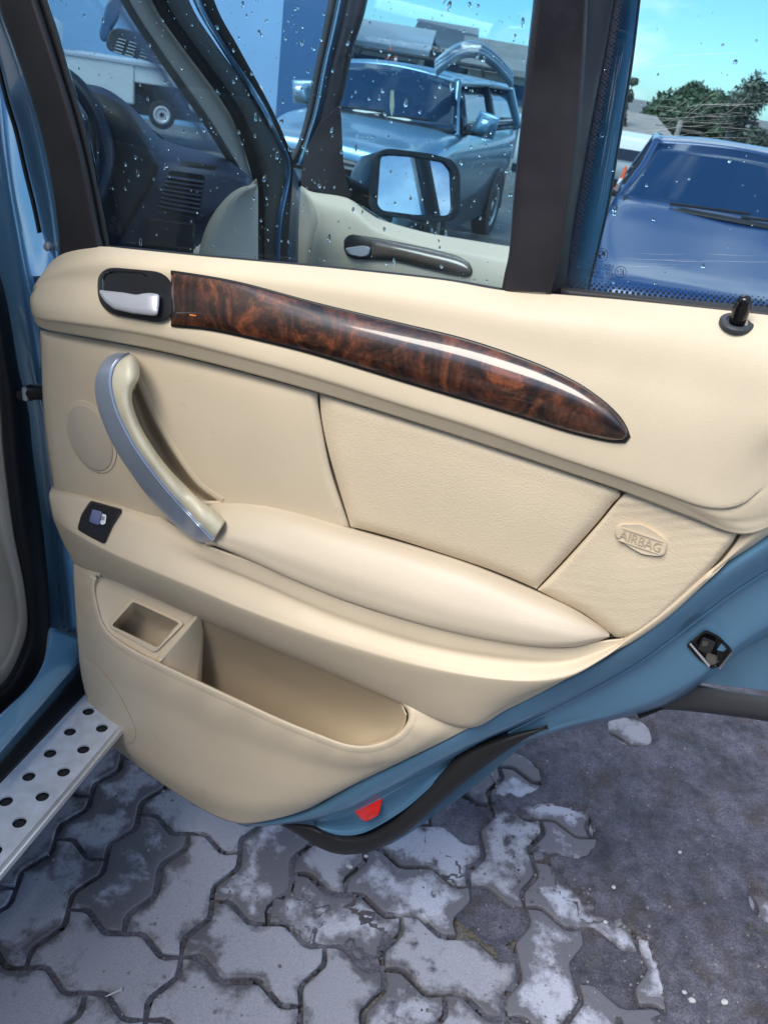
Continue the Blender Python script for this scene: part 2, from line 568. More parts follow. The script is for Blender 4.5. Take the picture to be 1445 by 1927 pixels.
def text_on(name, txt, quad, f, off, m, parent, thick=0.0006):
    """quad: photo corners of the lettering's lower left, lower right, upper right, upper left (as one reads it)."""
    V, F = text_geo(txt)
    q = np.array(quad, float)
    P = ((1 - V[:, :1]) * (1 - V[:, 1:]) * q[0] + V[:, :1] * (1 - V[:, 1:]) * q[1] + V[:, :1] * V[:, 1:] * q[2] + (1 - V[:, :1]) * V[:, 1:] * q[3])
    X = f(np.column_stack([P, np.full(len(P), off)]))
    n = np.cross(X[F[0][1]] - X[F[0][0]], X[F[0][2]] - X[F[0][0]])
    if n @ (CAM - X[F[0][0]]) < 0:
        F = [a[::-1] for a in F]
    return obj(name, X, F, m, parent, smooth=False, thick=thick)


def struct(name, verts, faces, m, smooth=True):
    o = obj(name, verts, faces, m, smooth=smooth)
    o['kind'] = 'structure'
    return o


def lathe_geo(p, axis, prof, seg=28):
    a = np.cross(axis, [1, 0, 0.2]); a /= np.linalg.norm(a); b = np.cross(axis, a)
    V, F = [], []
    for r, z in prof:
        for k in range(seg):
            th_ = 2 * math.pi * k / seg
            V.append(p + axis * z + r * (math.cos(th_) * a + math.sin(th_) * b))
    for j in range(len(prof) - 1):
        for k in range(seg):
            l = (k + 1) % seg
            F.append((j * seg + k, j * seg + l, (j + 1) * seg + l, (j + 1) * seg + k))
    F.append(tuple((len(prof) - 1) * seg + k for k in range(seg)))
    return V, F


def ring(name, rings, f, m, parent, thick=0.0, cap=True, n=72, sharp=45):
    """lofts closed photo outlines, one inside the other; the last is filled."""
    L = []
    for r in rings:
        P = np.array(r + [r[0]], float)
        s = np.concatenate([[0], np.cumsum(np.linalg.norm(np.diff(P[:, :2], axis=0), axis=1))]); s /= s[-1]
        u = np.linspace(0, 1, n, endpoint=False)
        L.append(np.stack([np.interp(u, s, P[:, k]) for k in range(3)], 1))
    V = np.vstack([f(l) for l in L]); F = []
    for j in range(len(L) - 1):
        for i in range(n):
            k = (i + 1) % n
            F.append((j * n + i, j * n + k, (j + 1) * n + k, (j + 1) * n + i))
    if cap:
        F.append(tuple((len(L) - 1) * n + i for i in range(n)))
    acc = 0
    for a in F[:n * (len(L) - 1)]:
        acc += np.cross(V[a[1]] - V[a[0]], V[a[3]] - V[a[0]]) @ (CAM - V[a[0]])
    if acc < 0:
        F = [a[::-1] for a in F]
    return obj(name, V, F, m, parent, thick=thick, sharp=sharp)


def scaled(poly, k, h, dx=0, dy=0):
    P = np.array([p[:2] for p in poly], float); c = P.mean(0)
    return [(*(c + (p - c) * k + (dx, dy)), h) for p in P]


def idx_rows(rows, n_each, sub):
    """rows with the same control points, spline in both directions, keeping the points matched."""
    if len({len(r) for r in rows}) > 1:
        return grid_rows(rows, n_each * (len(rows[0]) - 1), sub)
    out = []
    for r in rows:
        P = np.array(r, float); E = np.vstack([2 * P[0] - P[1], P, 2 * P[-1] - P[-2]]); D = []
        for i in range(len(P) - 1):
            p0, p1, p2, p3 = E[i:i + 4]
            for t in np.linspace(0, 1, n_each, endpoint=False):
                D.append(0.5 * ((2 * p1) + (-p0 + p2) * t + (2 * p0 - 5 * p1 + 4 * p2 - p3) * t * t + (-p0 + 3 * p1 - 3 * p2 + p3) * t ** 3))
        D.append(P[-1]); out.append(np.array(D))
    R = np.array(out); E = np.concatenate([[2 * R[0] - R[1]], R, [2 * R[-1] - R[-2]]]); G = []
    for i in range(len(R) - 1):
        p0, p1, p2, p3 = E[i:i + 4]
        for t in np.linspace(0, 1, sub, endpoint=False):
            G.append(0.5 * ((2 * p1) + (-p0 + p2) * t + (2 * p0 - 5 * p1 + 4 * p2 - p3) * t * t + (-p0 + 3 * p1 - 3 * p2 + p3) * t ** 3))
    G.append(R[-1])
    return np.array(G)



# ================================================================== ground
def noise2(x, y, seed=0):
    """smooth value noise on arrays."""
    r = np.random.default_rng(seed); T = r.random((64, 64))
    xi, yi = np.floor(x).astype(int), np.floor(y).astype(int); fx, fy = x - xi, y - yi
    fx, fy = fx * fx * (3 - 2 * fx), fy * fy * (3 - 2 * fy)
    g = lambda a, b: T[a % 64, b % 64]
    return (g(xi, yi) * (1 - fx) + g(xi + 1, yi) * fx) * (1 - fy) + (g(xi, yi + 1) * (1 - fx) + g(xi + 1, yi + 1) * fx) * fy


def fbm(x, y, seed=0, oct_=4):
    s, a, t = 0, 1.0, 0
    for k in range(oct_):
        s = s + a * noise2(x * 2 ** k, y * 2 ** k, seed + k); t += a; a *= .55
    return s / t


def ground_material(name, dark, light, scale, stone=True):
    m = bpy.data.materials.new(name); m.use_nodes = True
    nt = m.node_tree; N, L = nt.nodes, nt.links; b = N['Principled BSDF']
    geo = N.new('ShaderNodeNewGeometry')
    a = N.new('ShaderNodeTexNoise'); a.inputs['Scale'].default_value = scale; a.inputs['Detail'].default_value = 9; a.inputs['Roughness'].default_value = .62
    L.new(geo.outputs['Position'], a.inputs['Vector'])
    r = N.new('ShaderNodeValToRGB'); e = r.color_ramp.elements
    e[0].position = .36; e[0].color = (*dark, 1); e[1].position = .66; e[1].color = (*light, 1)
    a2 = N.new('ShaderNodeTexNoise'); a2.inputs['Scale'].default_value = scale * 5; a2.inputs['Detail'].default_value = 6; a2.inputs['Roughness'].default_value = .7
    L.new(geo.outputs['Position'], a2.inputs['Vector'])
    am = N.new('ShaderNodeMath'); am.operation = 'MULTIPLY_ADD'; am.inputs[1].default_value = .55; L.new(a2.outputs[0], am.inputs[0])
    as_ = N.new('ShaderNodeMath'); as_.operation = 'MULTIPLY_ADD'; as_.inputs[1].default_value = .75; as_.inputs[2].default_value = -.15; L.new(a.outputs[0], as_.inputs[0]); L.new(as_.outputs[0], am.inputs[2])
    L.new(am.outputs[0], r.inputs[0])
    f = N.new('ShaderNodeTexNoise'); f.inputs['Scale'].default_value = 240; f.inputs['Detail'].default_value = 3
    L.new(geo.outputs['Position'], f.inputs['Vector'])
    fr = N.new('ShaderNodeValToRGB'); fr.color_ramp.elements[0].position = .3; fr.color_ramp.elements[0].color = (.55, .55, .55, 1)
    fr.color_ramp.elements[1].position = .7; fr.color_ramp.elements[1].color = (1.35, 1.35, 1.35, 1)
    L.new(f.outputs[0], fr.inputs[0])
    mx = N.new('ShaderNodeMix'); mx.data_type = 'RGBA'; mx.blend_type = 'MULTIPLY'; mx.inputs[0].default_value = 1
    bn = N.new('ShaderNodeTexNoise'); bn.inputs['Scale'].default_value = scale * 1.7; bn.inputs['Detail'].default_value = 5; bn.inputs['Distortion'].default_value = .8
    L.new(geo.outputs['Position'], bn.inputs['Vector'])
    br = N.new('ShaderNodeMapRange'); br.inputs[1].default_value = .52; br.inputs[2].default_value = .68; br.inputs[4].default_value = .75; L.new(bn.outputs[0], br.inputs[0])
    bm = N.new('ShaderNodeMix'); bm.data_type = 'RGBA'; bm.inputs[7].default_value = (dark[0] * 1.9, dark[1] * 1.55, dark[2] * 1.05, 1)
    L.new(br.outputs[0], bm.inputs[0]); L.new(r.outputs[0], bm.inputs[6]); L.new(bm.outputs[2], mx.inputs[6]); L.new(fr.outputs[0], mx.inputs[7]); L.new(mx.outputs[2], b.inputs['Base Color'])
    ro = N.new('ShaderNodeMapRange'); ro.inputs[1].default_value = .35; ro.inputs[2].default_value = .65; ro.inputs[3].default_value = .42; ro.inputs[4].default_value = .9
    L.new(a.outputs[0], ro.inputs[0]); L.new(ro.outputs[0], b.inputs['Roughness'])
    bp = N.new('ShaderNodeBump'); bp.inputs['Strength'].default_value = .6; bp.inputs['Distance'].default_value = .003
    L.new(f.outputs[0], bp.inputs['Height'])
    b2 = N.new('ShaderNodeBump'); b2.inputs['Strength'].default_value = .5; b2.inputs['Distance'].default_value = .022
    L.new(am.outputs[0], b2.inputs['Height']); L.new(bp.outputs[0], b2.inputs['Normal']); L.new(b2.outputs[0], b.inputs['Normal'])
    return m


M['dirt'] = ground_material('wet_dirt', (.028, .027, .038), (.135, .132, .172), 7)
# where only a film of dirt is left on a paver, the paver shows through it
_nt = M['dirt'].node_tree; _N, _L = _nt.nodes, _nt.links
_at = _N.new('ShaderNodeAttribute'); _at.attribute_name = 'cover'
_nz = _N.new('ShaderNodeTexNoise'); _nz.inputs['Scale'].default_value = 45; _nz.inputs['Detail'].default_value = 7; _nz.inputs['Roughness'].default_value = .7
_g = _N.new('ShaderNodeNewGeometry'); _L.new(_g.outputs['Position'], _nz.inputs['Vector'])
_ad = _N.new('ShaderNodeMath'); _ad.operation = 'MULTIPLY_ADD'; _ad.inputs[1].default_value = .9; _ad.inputs[2].default_value = -.45; _L.new(_nz.outputs[0], _ad.inputs[0])
_sm = _N.new('ShaderNodeMath'); _sm.operation = 'ADD'; _L.new(_at.outputs['Fac'], _sm.inputs[0]); _L.new(_ad.outputs[0], _sm.inputs[1])
_mr = _N.new('ShaderNodeMapRange'); _mr.interpolation_type = 'SMOOTHSTEP'; _mr.inputs[1].default_value = .12; _mr.inputs[2].default_value = .62; _L.new(_sm.outputs[0], _mr.inputs[0])
_L.new(_mr.outputs[0], _N['Principled BSDF'].inputs['Alpha'])
M['yard'] = ground_material('yard_gravel', (.10, .095, .09), (.22, .21, .20), 1.2)


def paver_material():
    m = bpy.data.materials.new('concrete_paver'); m.use_nodes = True
    nt = m.node_tree; N, L = nt.nodes, nt.links; b = N['Principled BSDF']
    geo = N.new('ShaderNodeNewGeometry'); oi = N.new('ShaderNodeObjectInfo')
    # concrete: pale grey, a little different from paver to paver
    r0 = N.new('ShaderNodeValToRGB'); e = r0.color_ramp.elements
    e[0].color = (.27, .275, .32, 1); e[1].color = (.44, .455, .54, 1)
    L.new(oi.outputs['Random'], r0.inputs[0])
    g = N.new('ShaderNodeTexNoise'); g.inputs['Scale'].default_value = 480; g.inputs['Detail'].default_value = 2
    L.new(geo.outputs['Position'], g.inputs['Vector'])
    gr = N.new('ShaderNodeValToRGB'); gr.color_ramp.elements[0].position = .32; gr.color_ramp.elements[0].color = (.80, .80, .80, 1)
    gr.color_ramp.elements[1].position = .62; gr.color_ramp.elements[1].color = (1.08, 1.08, 1.08, 1)
    L.new(g.outputs[0], gr.inputs[0])
    m1 = N.new('ShaderNodeMix'); m1.data_type = 'RGBA'; m1.blend_type = 'MULTIPLY'; m1.inputs[0].default_value = 1
    L.new(r0.outputs[0], m1.inputs[6]); L.new(gr.outputs[0], m1.inputs[7])
    # dark damp stains with soft edges
    s = N.new('ShaderNodeTexNoise'); s.inputs['Scale'].default_value = 6.5; s.inputs['Detail'].default_value = 7; s.inputs['Roughness'].default_value = .6
    L.new(geo.outputs['Position'], s.inputs['Vector'])
    rim = N.new('ShaderNodeAttribute'); rim.attribute_name = 'rim'
    s3 = N.new('ShaderNodeTexNoise'); s3.inputs['Scale'].default_value = 38; s3.inputs['Detail'].default_value = 6; s3.inputs['Roughness'].default_value = .7
    L.new(geo.outputs['Position'], s3.inputs['Vector'])
    rm = N.new('ShaderNodeMath'); rm.operation = 'MULTIPLY_ADD'; rm.inputs[1].default_value = .135; L.new(rim.outputs['Fac'], rm.inputs[0]); L.new(s.outputs[0], rm.inputs[2])
    r3 = N.new('ShaderNodeMath'); r3.operation = 'MULTIPLY_ADD'; r3.inputs[1].default_value = .36; L.new(s3.outputs[0], r3.inputs[0]); L.new(rm.outputs[0], r3.inputs[2])
    r4 = N.new('ShaderNodeMath'); r4.operation = 'SUBTRACT'; r4.inputs[1].default_value = .19; L.new(r3.outputs[0], r4.inputs[0])
    off = N.new('ShaderNodeMath'); off.operation = 'MULTIPLY_ADD'; off.inputs[1].default_value = .15; L.new(oi.outputs['Random'], off.inputs[0]); L.new(r4.outputs[0], off.inputs[2])
    sr = N.new('ShaderNodeValToRGB'); sr.color_ramp.elements[0].position = .575; sr.color_ramp.elements[1].position = .69
    L.new(off.outputs[0], sr.inputs[0])
    st = N.new('ShaderNodeMath'); st.operation = 'MULTIPLY'; st.inputs[1].default_value = .82; L.new(sr.outputs[0], st.inputs[0])
    m2 = N.new('ShaderNodeMix'); m2.data_type = 'RGBA'; m2.inputs[7].default_value = (.058, .052, .060, 1)
    L.new(st.outputs[0], m2.inputs[0]); L.new(m1.outputs[2], m2.inputs[6]); L.new(m2.outputs[2], b.inputs['Base Color'])
    # pits
    p = N.new('ShaderNodeTexVoronoi'); p.inputs['Scale'].default_value = 75
    L.new(geo.outputs['Position'], p.inputs['Vector'])
    pr = N.new('ShaderNodeMapRange'); pr.inputs[1].default_value = .0; pr.inputs[2].default_value = .22
    L.new(p.outputs['Distance'], pr.inputs[0])
    ro = N.new('ShaderNodeMapRange'); ro.inputs[3].default_value = .82; ro.inputs[4].default_value = .5
    L.new(st.outputs[0], ro.inputs[0]); L.new(ro.outputs[0], b.inputs['Roughness'])
    bp = N.new('ShaderNodeBump'); bp.inputs['Strength'].default_value = .5; bp.inputs['Distance'].default_value = .0015
    L.new(g.outputs[0], bp.inputs['Height'])
    b2 = N.new('ShaderNodeBump'); b2.inputs['Strength'].default_value = .35; b2.inputs['Distance'].default_value = .002
    L.new(pr.outputs[0], b2.inputs['Height']); L.new(bp.outputs[0], b2.inputs['Normal']); L.new(b2.outputs[0], b.inputs['Normal'])
    return m


M['paver'] = paver_material()

# far yard: falls away gently beyond the car park edge
def yard_z(x, y):
    return -.022 - .20 * np.clip((np.hypot(x, y) - 2.8) / 2.5, 0, 1) - .22 * np.clip((np.hypot(x, y) - 6) / 12, 0, 1)


rad = np.concatenate([np.linspace(.0, 6, 40), np.geomspace(6.5, 900, 36)]); ang = np.linspace(0, 2 * math.pi, 97)[:-1]
V, F = [], []
for r in rad:
    for a in ang:
        x, y = r * math.sin(a), r * math.cos(a)
        V.append((x, y, float(yard_z(x, y)) + (.02 * math.sin(x * 3.1) * math.sin(y * 2.7) if r > 3 else 0)))
na = len(ang)
for j in range(len(rad) - 1):
    for i in range(na):
        k = (i + 1) % na
        F.append((j * na + i, (j + 1) * na + i, (j + 1) * na + k, j * na + k))
struct('ground', V, [f[::-1] for f in F], M['yard'])

# pavers: zigzag blocks in two-by-one units
LO = np.array([-.40427926, 1.11266082]); LU = np.array([.11360239, -.02563835]); LV = np.array([-.02563835, -.11360239])
lat = lambda i, j: LO + LU * i + LV * j
to_lat = lambda x, y: np.linalg.solve(np.array([LU, LV]).T, np.array([x, y]) - LO)
fixed = {'V': [(0, 0), (1, 0), (-1, -1), (-1, 1), (2, -1), (4, 1), (-2, 0), (-2, 2), (1, 3), (6, 1), (7, -1), (6, -3)],
         'H': [(0, 2), (0, -1), (3, 0), (2, 1), (5, 0), (4, -1), (4, -2), (-1, 3), (2, 3), (2, 2), (5, -3), (4, 3), (7, 1), (8, 0), (7, -2)]}
taken = {}
tiles = []


def claim(kind, i, j):
    cells = [(i, j), (i, j + 1)] if kind == 'V' else [(i, j), (i + 1, j)]
    if any(c in taken for c in cells):
        return False
    for c in cells:
        taken[c] = 1
    tiles.append((kind, i, j)); return True


for kind, L_ in fixed.items():
    for c in L_:
        claim(kind, *c)
for j in range(-15, 6):
    for i in range(-5, 17):
        if (i, j) in taken:
            continue
        ks = ['V', 'H'] if (i * 7 + j * 3) % 4 < 2 else ['H', 'V']
        if not claim(ks[0], i, j) and not claim(ks[1], i, j):
            taken[(i, j)] = 1


def scurve(flip):
    t = np.array([0, .20, .30, .42, .58, .70, .80])
    o = np.array([0, .085, .095, .04, -.04, -.095, -.085])
    return t, o * (1 if flip else -1)


def tile_outline(kind):
    w, h = (1, 2) if kind == 'V' else (2, 1)
    pts = []
    ti, oi_ = scurve(False)       # along i: offset in j  (-.09 then +.09)
    tj, oj = scurve(True)         # along j: offset in i  (+.10 then -.10)
    for k in range(w):
        pts += [(k + a, b) for a, b in zip(ti, oi_)]
    for k in range(h):
        pts += [(w + b, k + a) for a, b in zip(tj, oj)]
    for k in reversed(range(w)):
        pts += [(k + a, h + b) for a, b in list(zip(list(ti[1:]) + [1.0], list(oi_[1:]) + [0.0]))[::-1]]
    for k in reversed(range(h)):
        pts += [(b, k + a) for a, b in list(zip(list(tj[1:]) + [1.0], list(oj[1:]) + [0.0]))[::-1]]
    return np.array(pts)


def tile_mesh(kind):
    o = tile_outline(kind); n = len(o)
    X = o[:, :1] * LU + o[:, 1:] * LV
    c = X.mean(0)
    # inset by moving along the averaged edge normals
    def inset(d):
        Y = np.zeros_like(X)
        for k in range(n):
            e1 = X[k] - X[k - 1]; e2 = X[(k + 1) % n] - X[k]
            nn = np.array([-e1[1], e1[0]]) / (np.linalg.norm(e1) + 1e-9) + np.array([-e2[1], e2[0]]) / (np.linalg.norm(e2) + 1e-9)
            nn /= np.linalg.norm(nn) + 1e-9
            if nn @ (c - X[k]) < 0 and False:
                nn = -nn
            Y[k] = X[k] + sgn * nn * d
        return Y
    area = 0.5 * np.sum(X[:, 0] * np.roll(X[:, 1], -1) - np.roll(X[:, 0], -1) * X[:, 1])
    sgn = 1 if area > 0 else -1
    V = []
    for d, z in ((.0048, -.055), (.0048, -.009), (.0055, -.0026), (.0068, -.0007), (.0095, 0.0)):
        V += [(x, y, z) for x, y in inset(d)]
    F = []
    for r in range(4):
        for k in range(n):
            l = (k + 1) % n
            q = (r * n + k, r * n + l, (r + 1) * n + l, (r + 1) * n + k)
            F.append(q if sgn > 0 else q[::-1])
    # the top face, triangulated with inner points so that grime can gather along its rim
    o2 = inset(.0095); ptsI = []
    lo_, hi_ = o2.min(0), o2.max(0)

    def rim_d(p):
        a_ = o2; b_ = np.roll(o2, -1, axis=0); ab = b_ - a_
        t_ = np.clip(((p - a_) * ab).sum(1) / ((ab * ab).sum(1) + 1e-12), 0, 1)
        return float(np.min(np.linalg.norm(a_ + ab * t_[:, None] - p, axis=1)))
    for gx_ in np.arange(lo_[0], hi_[0], .0125):
        for gy_ in np.arange(lo_[1], hi_[1], .0125):
            if in_poly(gx_, gy_, o2) and rim_d(np.array([gx_, gy_])) > .006:
                ptsI.append((gx_, gy_))
    cv, _, cf, ov, _, _ = delaunay_2d_cdt([Vector(q) for q in o2] + [Vector(q) for q in ptsI], [], [list(range(n))], 1, 1e-6)
    base_i = 4 * n; remap = {}
    rimv = [1.0] * (5 * n)
    for k, (q, orig) in enumerate(zip(cv, ov)):
        oo = [i_ for i_ in orig if i_ < n]
        if oo:
            remap[k] = base_i + oo[0]
        else:
            remap[k] = len(V); V.append((q[0], q[1], 0.0)); rimv.append(math.exp(-rim_d(np.array([q[0], q[1]])) / .012))
    for f in cf:
        f = [remap[i_] for i_ in f]
        a_, b_, c_ = (np.array(V[f[0]]), np.array(V[f[1]]), np.array(V[f[2]]))
        F.append(tuple(f) if np.cross(b_ - a_, c_ - a_)[2] > 0 else tuple(f[::-1]))
    me = bpy.data.meshes.new('paver'); me.from_pydata([tuple(map(float, v)) for v in V], [], F); me.validate()
    at = me.attributes.new('rim', 'FLOAT', 'POINT')
    for k in range(len(me.vertices)):
        at.data[k].value = rimv[k] if k < len(rimv) else 0.0
    me.shade_smooth(); me.set_sharp_from_angle(angle=math.radians(50)); me.materials.append(M['paver'])
    return me


pavement = bpy.data.objects.new('pavement', None); col.objects.link(pavement); pavement['kind'] = 'structure'
PINV['pavement'] = Matrix.Identity(4)
tm = {'V': tile_mesh('V'), 'H': tile_mesh('H')}


def photo_xy(p):
    d = np.array([p[0], p[1], p[2]]) - CAM; a = AX @ d
    return W0 / 2 + FPX * a[0] / a[2], H0 / 2 + FPX * a[1] / a[2]


for kind, i, j in tiles:
    c = lat(i + (.5 if kind == 'V' else 1), j + (1 if kind == 'V' else .5))
    px, py = photo_xy((c[0], c[1], 0))
    if px < -250 or px > 1500 or py < 1150 or py > 2150:
        continue
    p = lat(i, j)
    o = bpy.data.objects.new('paver', tm[kind]); col.objects.link(o)
    o.location = (p[0], p[1], random.uniform(-.0022, .0016))
    o.rotation_euler = (random.uniform(-.012, .012), random.uniform(-.012, .012), random.uniform(-.006, .006))
    o.parent = pavement

# dirt: fills the joints on the left, buries the pavers towards the right
nx, ny = 500, 440
gx = np.linspace(-1.5, 1.9, nx); gy = np.linspace(.35, 3.0, ny)
XX, YY = np.meshgrid(gx, gy)
# distance to the right of a line over the ground from (0.40, 1.75) to (0.66, 0.80)
A_, B_ = np.array([.36, 1.50]), np.array([.66, .80]); dvec = (B_ - A_) / np.linalg.norm(B_ - A_); nv_ = np.array([-dvec[1], dvec[0]])
if nv_[0] < 0: nv_ = -nv_
D_ = (XX - A_[0]) * nv_[0] + (YY - A_[1]) * nv_[1]
nz = fbm(XX * 6, YY * 6, 3); nz2 = fbm(XX * 26, YY * 26, 11, 3)
rise = np.clip((D_ + .17) / .5, 0, 1)
Z = -.0052 + .0040 * np.clip((XX + .35) / .5, 0, 1) * (.2 + fbm(XX * 5, YY * 5, 77)) + .004 * (fbm(XX * 70, YY * 70, 41, 2) - .5) + .026 * rise * rise * (3 - 2 * rise) * (.55 + .9 * (nz - .3)) + .008 * (nz2 - .5) + .008 * np.clip(nz - .52, 0, 1) * (D_ > -.75)
Z += .020 * np.clip(D_ - .25, 0, .4) + .012 * np.clip((fbm(XX * 9, YY * 9, 31) - .5), 0, 1) * np.clip(D_, 0, .3) / .3
for q, s_, dd in (((1060, 1560), .050, .034), ((1182, 1378), .045, .040), ((975, 1458), .040, .026), ((1030, 1735), .050, .024), ((1158, 1818), .060, .030), ((1052, 1890), .055, .020), ((1440, 1710), .03, .03), ((1000, 1640), .03, .02), ((925, 1700), .05, .02), ((880, 1560), .05, .02)):
    p = level([(q[0], q[1], 0.0)])[0]
    wob = 1 + .5 * (nz2 - .5)
    Z -= 1.7 * dd * np.exp(-(((XX - p[0]) ** 2 + (YY - p[1]) ** 2) * wob / (1.22 * s_) ** 2) ** 2)
edge_ = np.minimum.reduce([(XX - gx[0]) / .3, (gx[-1] - XX) / .3, (YY - gy[0]) / .05, (gy[-1] - YY) / .4])
Z = np.where(edge_ < 1, Z * np.clip(edge_, 0, 1) + (-.03) * (1 - np.clip(edge_, 0, 1)), Z)
Z = np.maximum(Z, -.012)
V = np.column_stack([XX.ravel(), YY.ravel(), Z.ravel()])
F = [(j * nx + i, j * nx + i + 1, (j + 1) * nx + i + 1, (j + 1) * nx + i) for j in range(ny - 1) for i in range(nx - 1)]
dg_ = struct('dirt_ground', V, F, M['dirt'])
_a = dg_.data.attributes.new('cover', 'FLOAT', 'POINT')
_cv = np.where(Z < -.0025, 1.4, np.clip((Z + .0010) / .0075, 0, 1.4)).ravel()
_a.data.foreach_set('value', _cv.astype(np.float32))


def dirt_z(x, y):
    i = int(np.clip((x - gx[0]) / (gx[1] - gx[0]), 0, nx - 1)); j = int(np.clip((y - gy[0]) / (gy[1] - gy[0]), 0, ny - 1))
    return max(float(Z[j, i]), 0.0 if D_[j, i] < .1 else float(Z[j, i]))


# loose grit
V, F = [], []
for _ in range(4200):
    px, py = random.uniform(-40, 1500), random.uniform(1330, 1960)
    if random.random() > (.25 if px < 900 else 1):
        continue
    p = level([(px, py, 0)])[0]; r = .0006 + .0036 * random.random() ** 6
    z = dirt_z(p[0], p[1]) + r * .3; k = len(V)
    for a in range(3):
        for q in range(5):
            th_ = 2 * math.pi * q / 5 + a; rr = (1.0, .9, .35)[a] * random.uniform(.75, 1.2)
            V.append((p[0] + r * rr * math.cos(th_), p[1] + r * rr * math.sin(th_), z + r * (-.4, .25, .7)[a]))
    for a in range(2):
        for q in range(5):
            l = (q + 1) % 5
            F.append((k + a * 5 + q, k + a * 5 + l, k + a * 5 + 5 + l, k + a * 5 + 5 + q))
    F.append(tuple(k + 10 + q for q in range(5)))
g_ = obj('grit', V, F, mat('grit_stone', (.15, .145, .155), .75, var=(60, .85)), smooth=False); g_['kind'] = 'stuff'


def pebble(px, py, r, label):
    p = level([(px, py, 0)])[0]; z = dirt_z(p[0], p[1]); V = []; F = []
    for a in range(5):
        ph = math.pi * (a + .5) / 5
        for q in range(9):
            th_ = 2 * math.pi * q / 9; rr = r * math.sin(ph) * random.uniform(.8, 1.2)
            V.append((p[0] + rr * math.cos(th_) * 1.3, p[1] + rr * math.sin(th_), z + r * .35 + r * .7 * math.cos(ph)))
    for a in range(4):
        for q in range(9):
            l = (q + 1) % 9; F.append((a * 9 + q, (a + 1) * 9 + q, (a + 1) * 9 + l, a * 9 + l))
    F.append(tuple(range(9))); F.append(tuple(reversed(range(36, 45))))
    o = obj('pebble', V, F, M['pebble'])
    tag(o, label, 'pebble', 'pale pebbles lying on the ground', 'thing')


M['pebble'] = mat('pale_pebble', (.42, .42, .44), .7, var=(80, .2))
for px, py, r, lb in ((657, 1632, .0055, 'pale angular pebble on the paver below the weatherstrip'), (688, 1612, .004, 'small white pebble right under the lowest bend of the weatherstrip'),
                      (1358, 1893, .0055, 'largest pale pebble at the bottom of the dirt patch'), (1298, 1888, .0055, 'grey pebble just left of the largest pale pebble in the dirt'),
                      (1285, 1871, .004, 'small pebble above the grey pebble near the bottom of the dirt'), (1139, 1736, .0038, 'white pebble above the rightmost bare paver patch'),
                      (1152, 1674, .004, 'pale elongated pebble in the middle of the dark dirt'), (1274, 1613, .0036, 'lone tan pebble in the upper part of the dirt')):
    pebble(px, py, r, lb)

# the screw on the paver
p = level([(198, 1876, 0.004)])[0]; q = level([(229, 1862, 0.0045)])[0]
scw = thing('screw', 'small bright flat-head screw lying on a brown paver', 'screw', p)
ax = (q - p); ln = np.linalg.norm(ax); ax = ax / ln
obj('shank', *tube_geo([p, p + ax * ln * .3, p + ax * ln * .9], [.0003, .0014, .0016], 8), M['chrome'], scw)
obj('head', *tube_geo([q - ax * .0035, q - ax * .0012, q, q + ax * .0006], [.0015, .0032, .0038, .0034], 12), M['chrome'], scw)

# grass tufts at the right edge of the dirt
M['grass'] = mat('grass_blade', (.10, .13, .035), .6)
for (px, py, nb, lb) in ((1436, 1765, 12, 'tuft of short grass blades at the right edge of the dirt'), (1405, 1752, 6, 'sparse grass sprout left of the bigger tuft')):
    p = level([(px, py, 0)])[0]; z = dirt_z(p[0], p[1]) - .002; V, F = [], []
    for _ in range(nb):
        a = random.uniform(0, 6.28); b = random.uniform(.006, .018); w = .0009; x0, y0 = p[0] + random.uniform(-.008, .008), p[1] + random.uniform(-.006, .006)
        d = np.array([math.cos(a), math.sin(a)]); k = len(V)
        for t_, ww in ((0, 1), (.5, .9), (1, .1)):
            cx, cy, cz = x0 + d[0] * b * t_ * t_, y0 + d[1] * b * t_ * t_, z + b * t_ * (1.1 - .4 * t_)
            V += [(cx - d[1] * w * ww, cy + d[0] * w * ww, cz), (cx + d[1] * w * ww, cy - d[0] * w * ww, cz)]
        F += [(k, k + 1, k + 3, k + 2), (k + 2, k + 3, k + 5, k + 4)]
    tag(obj('grass_tuft', V, F, M['grass'], smooth=False), lb, 'grass tuft', kind='thing')

# ================================================================== the yard beyond
def gz(x, y):
    return float(yard_z(np.array(x), np.array(y)))


def place(name, label, cat, pos, fwd_xy, group=None):
    """an Empty with local axes: x = to the photo's right, y = away along the vehicle, z up; returns it with the map local -> world."""
    f = np.array([*fwd_xy, 0.0]); f /= np.linalg.norm(f)                # the way the vehicle's nose points
    r = np.array([-f[1], f[0], 0.0])
    p = np.array([pos[0], pos[1], pos[2]])
    t = thing(name, label, cat, p, group)
    return t, (lambda q: p + np.asarray(q)[..., 0:1] * r - np.asarray(q)[..., 1:2] * f + np.asarray(q)[..., 2:3] * np.array([0, 0, 1.0]))


def lgrid(name, rows, T, m, parent, nu=16, sub=4, thick=.012, sharp=50, lin=False, toward=None):
    R = [[tuple(q) for q in r] for r in rows]
    G = grid_rows(R, nu, sub, lin)
    c = T(np.array([[0, 2.2, .7]]))[0]
    return grid_obj(name, G, T, m, parent, thick=thick, sharp=sharp, toward=toward if toward is not None else c + 2 * (T(G.reshape(-1, 3)).mean(0) - c) * 3)


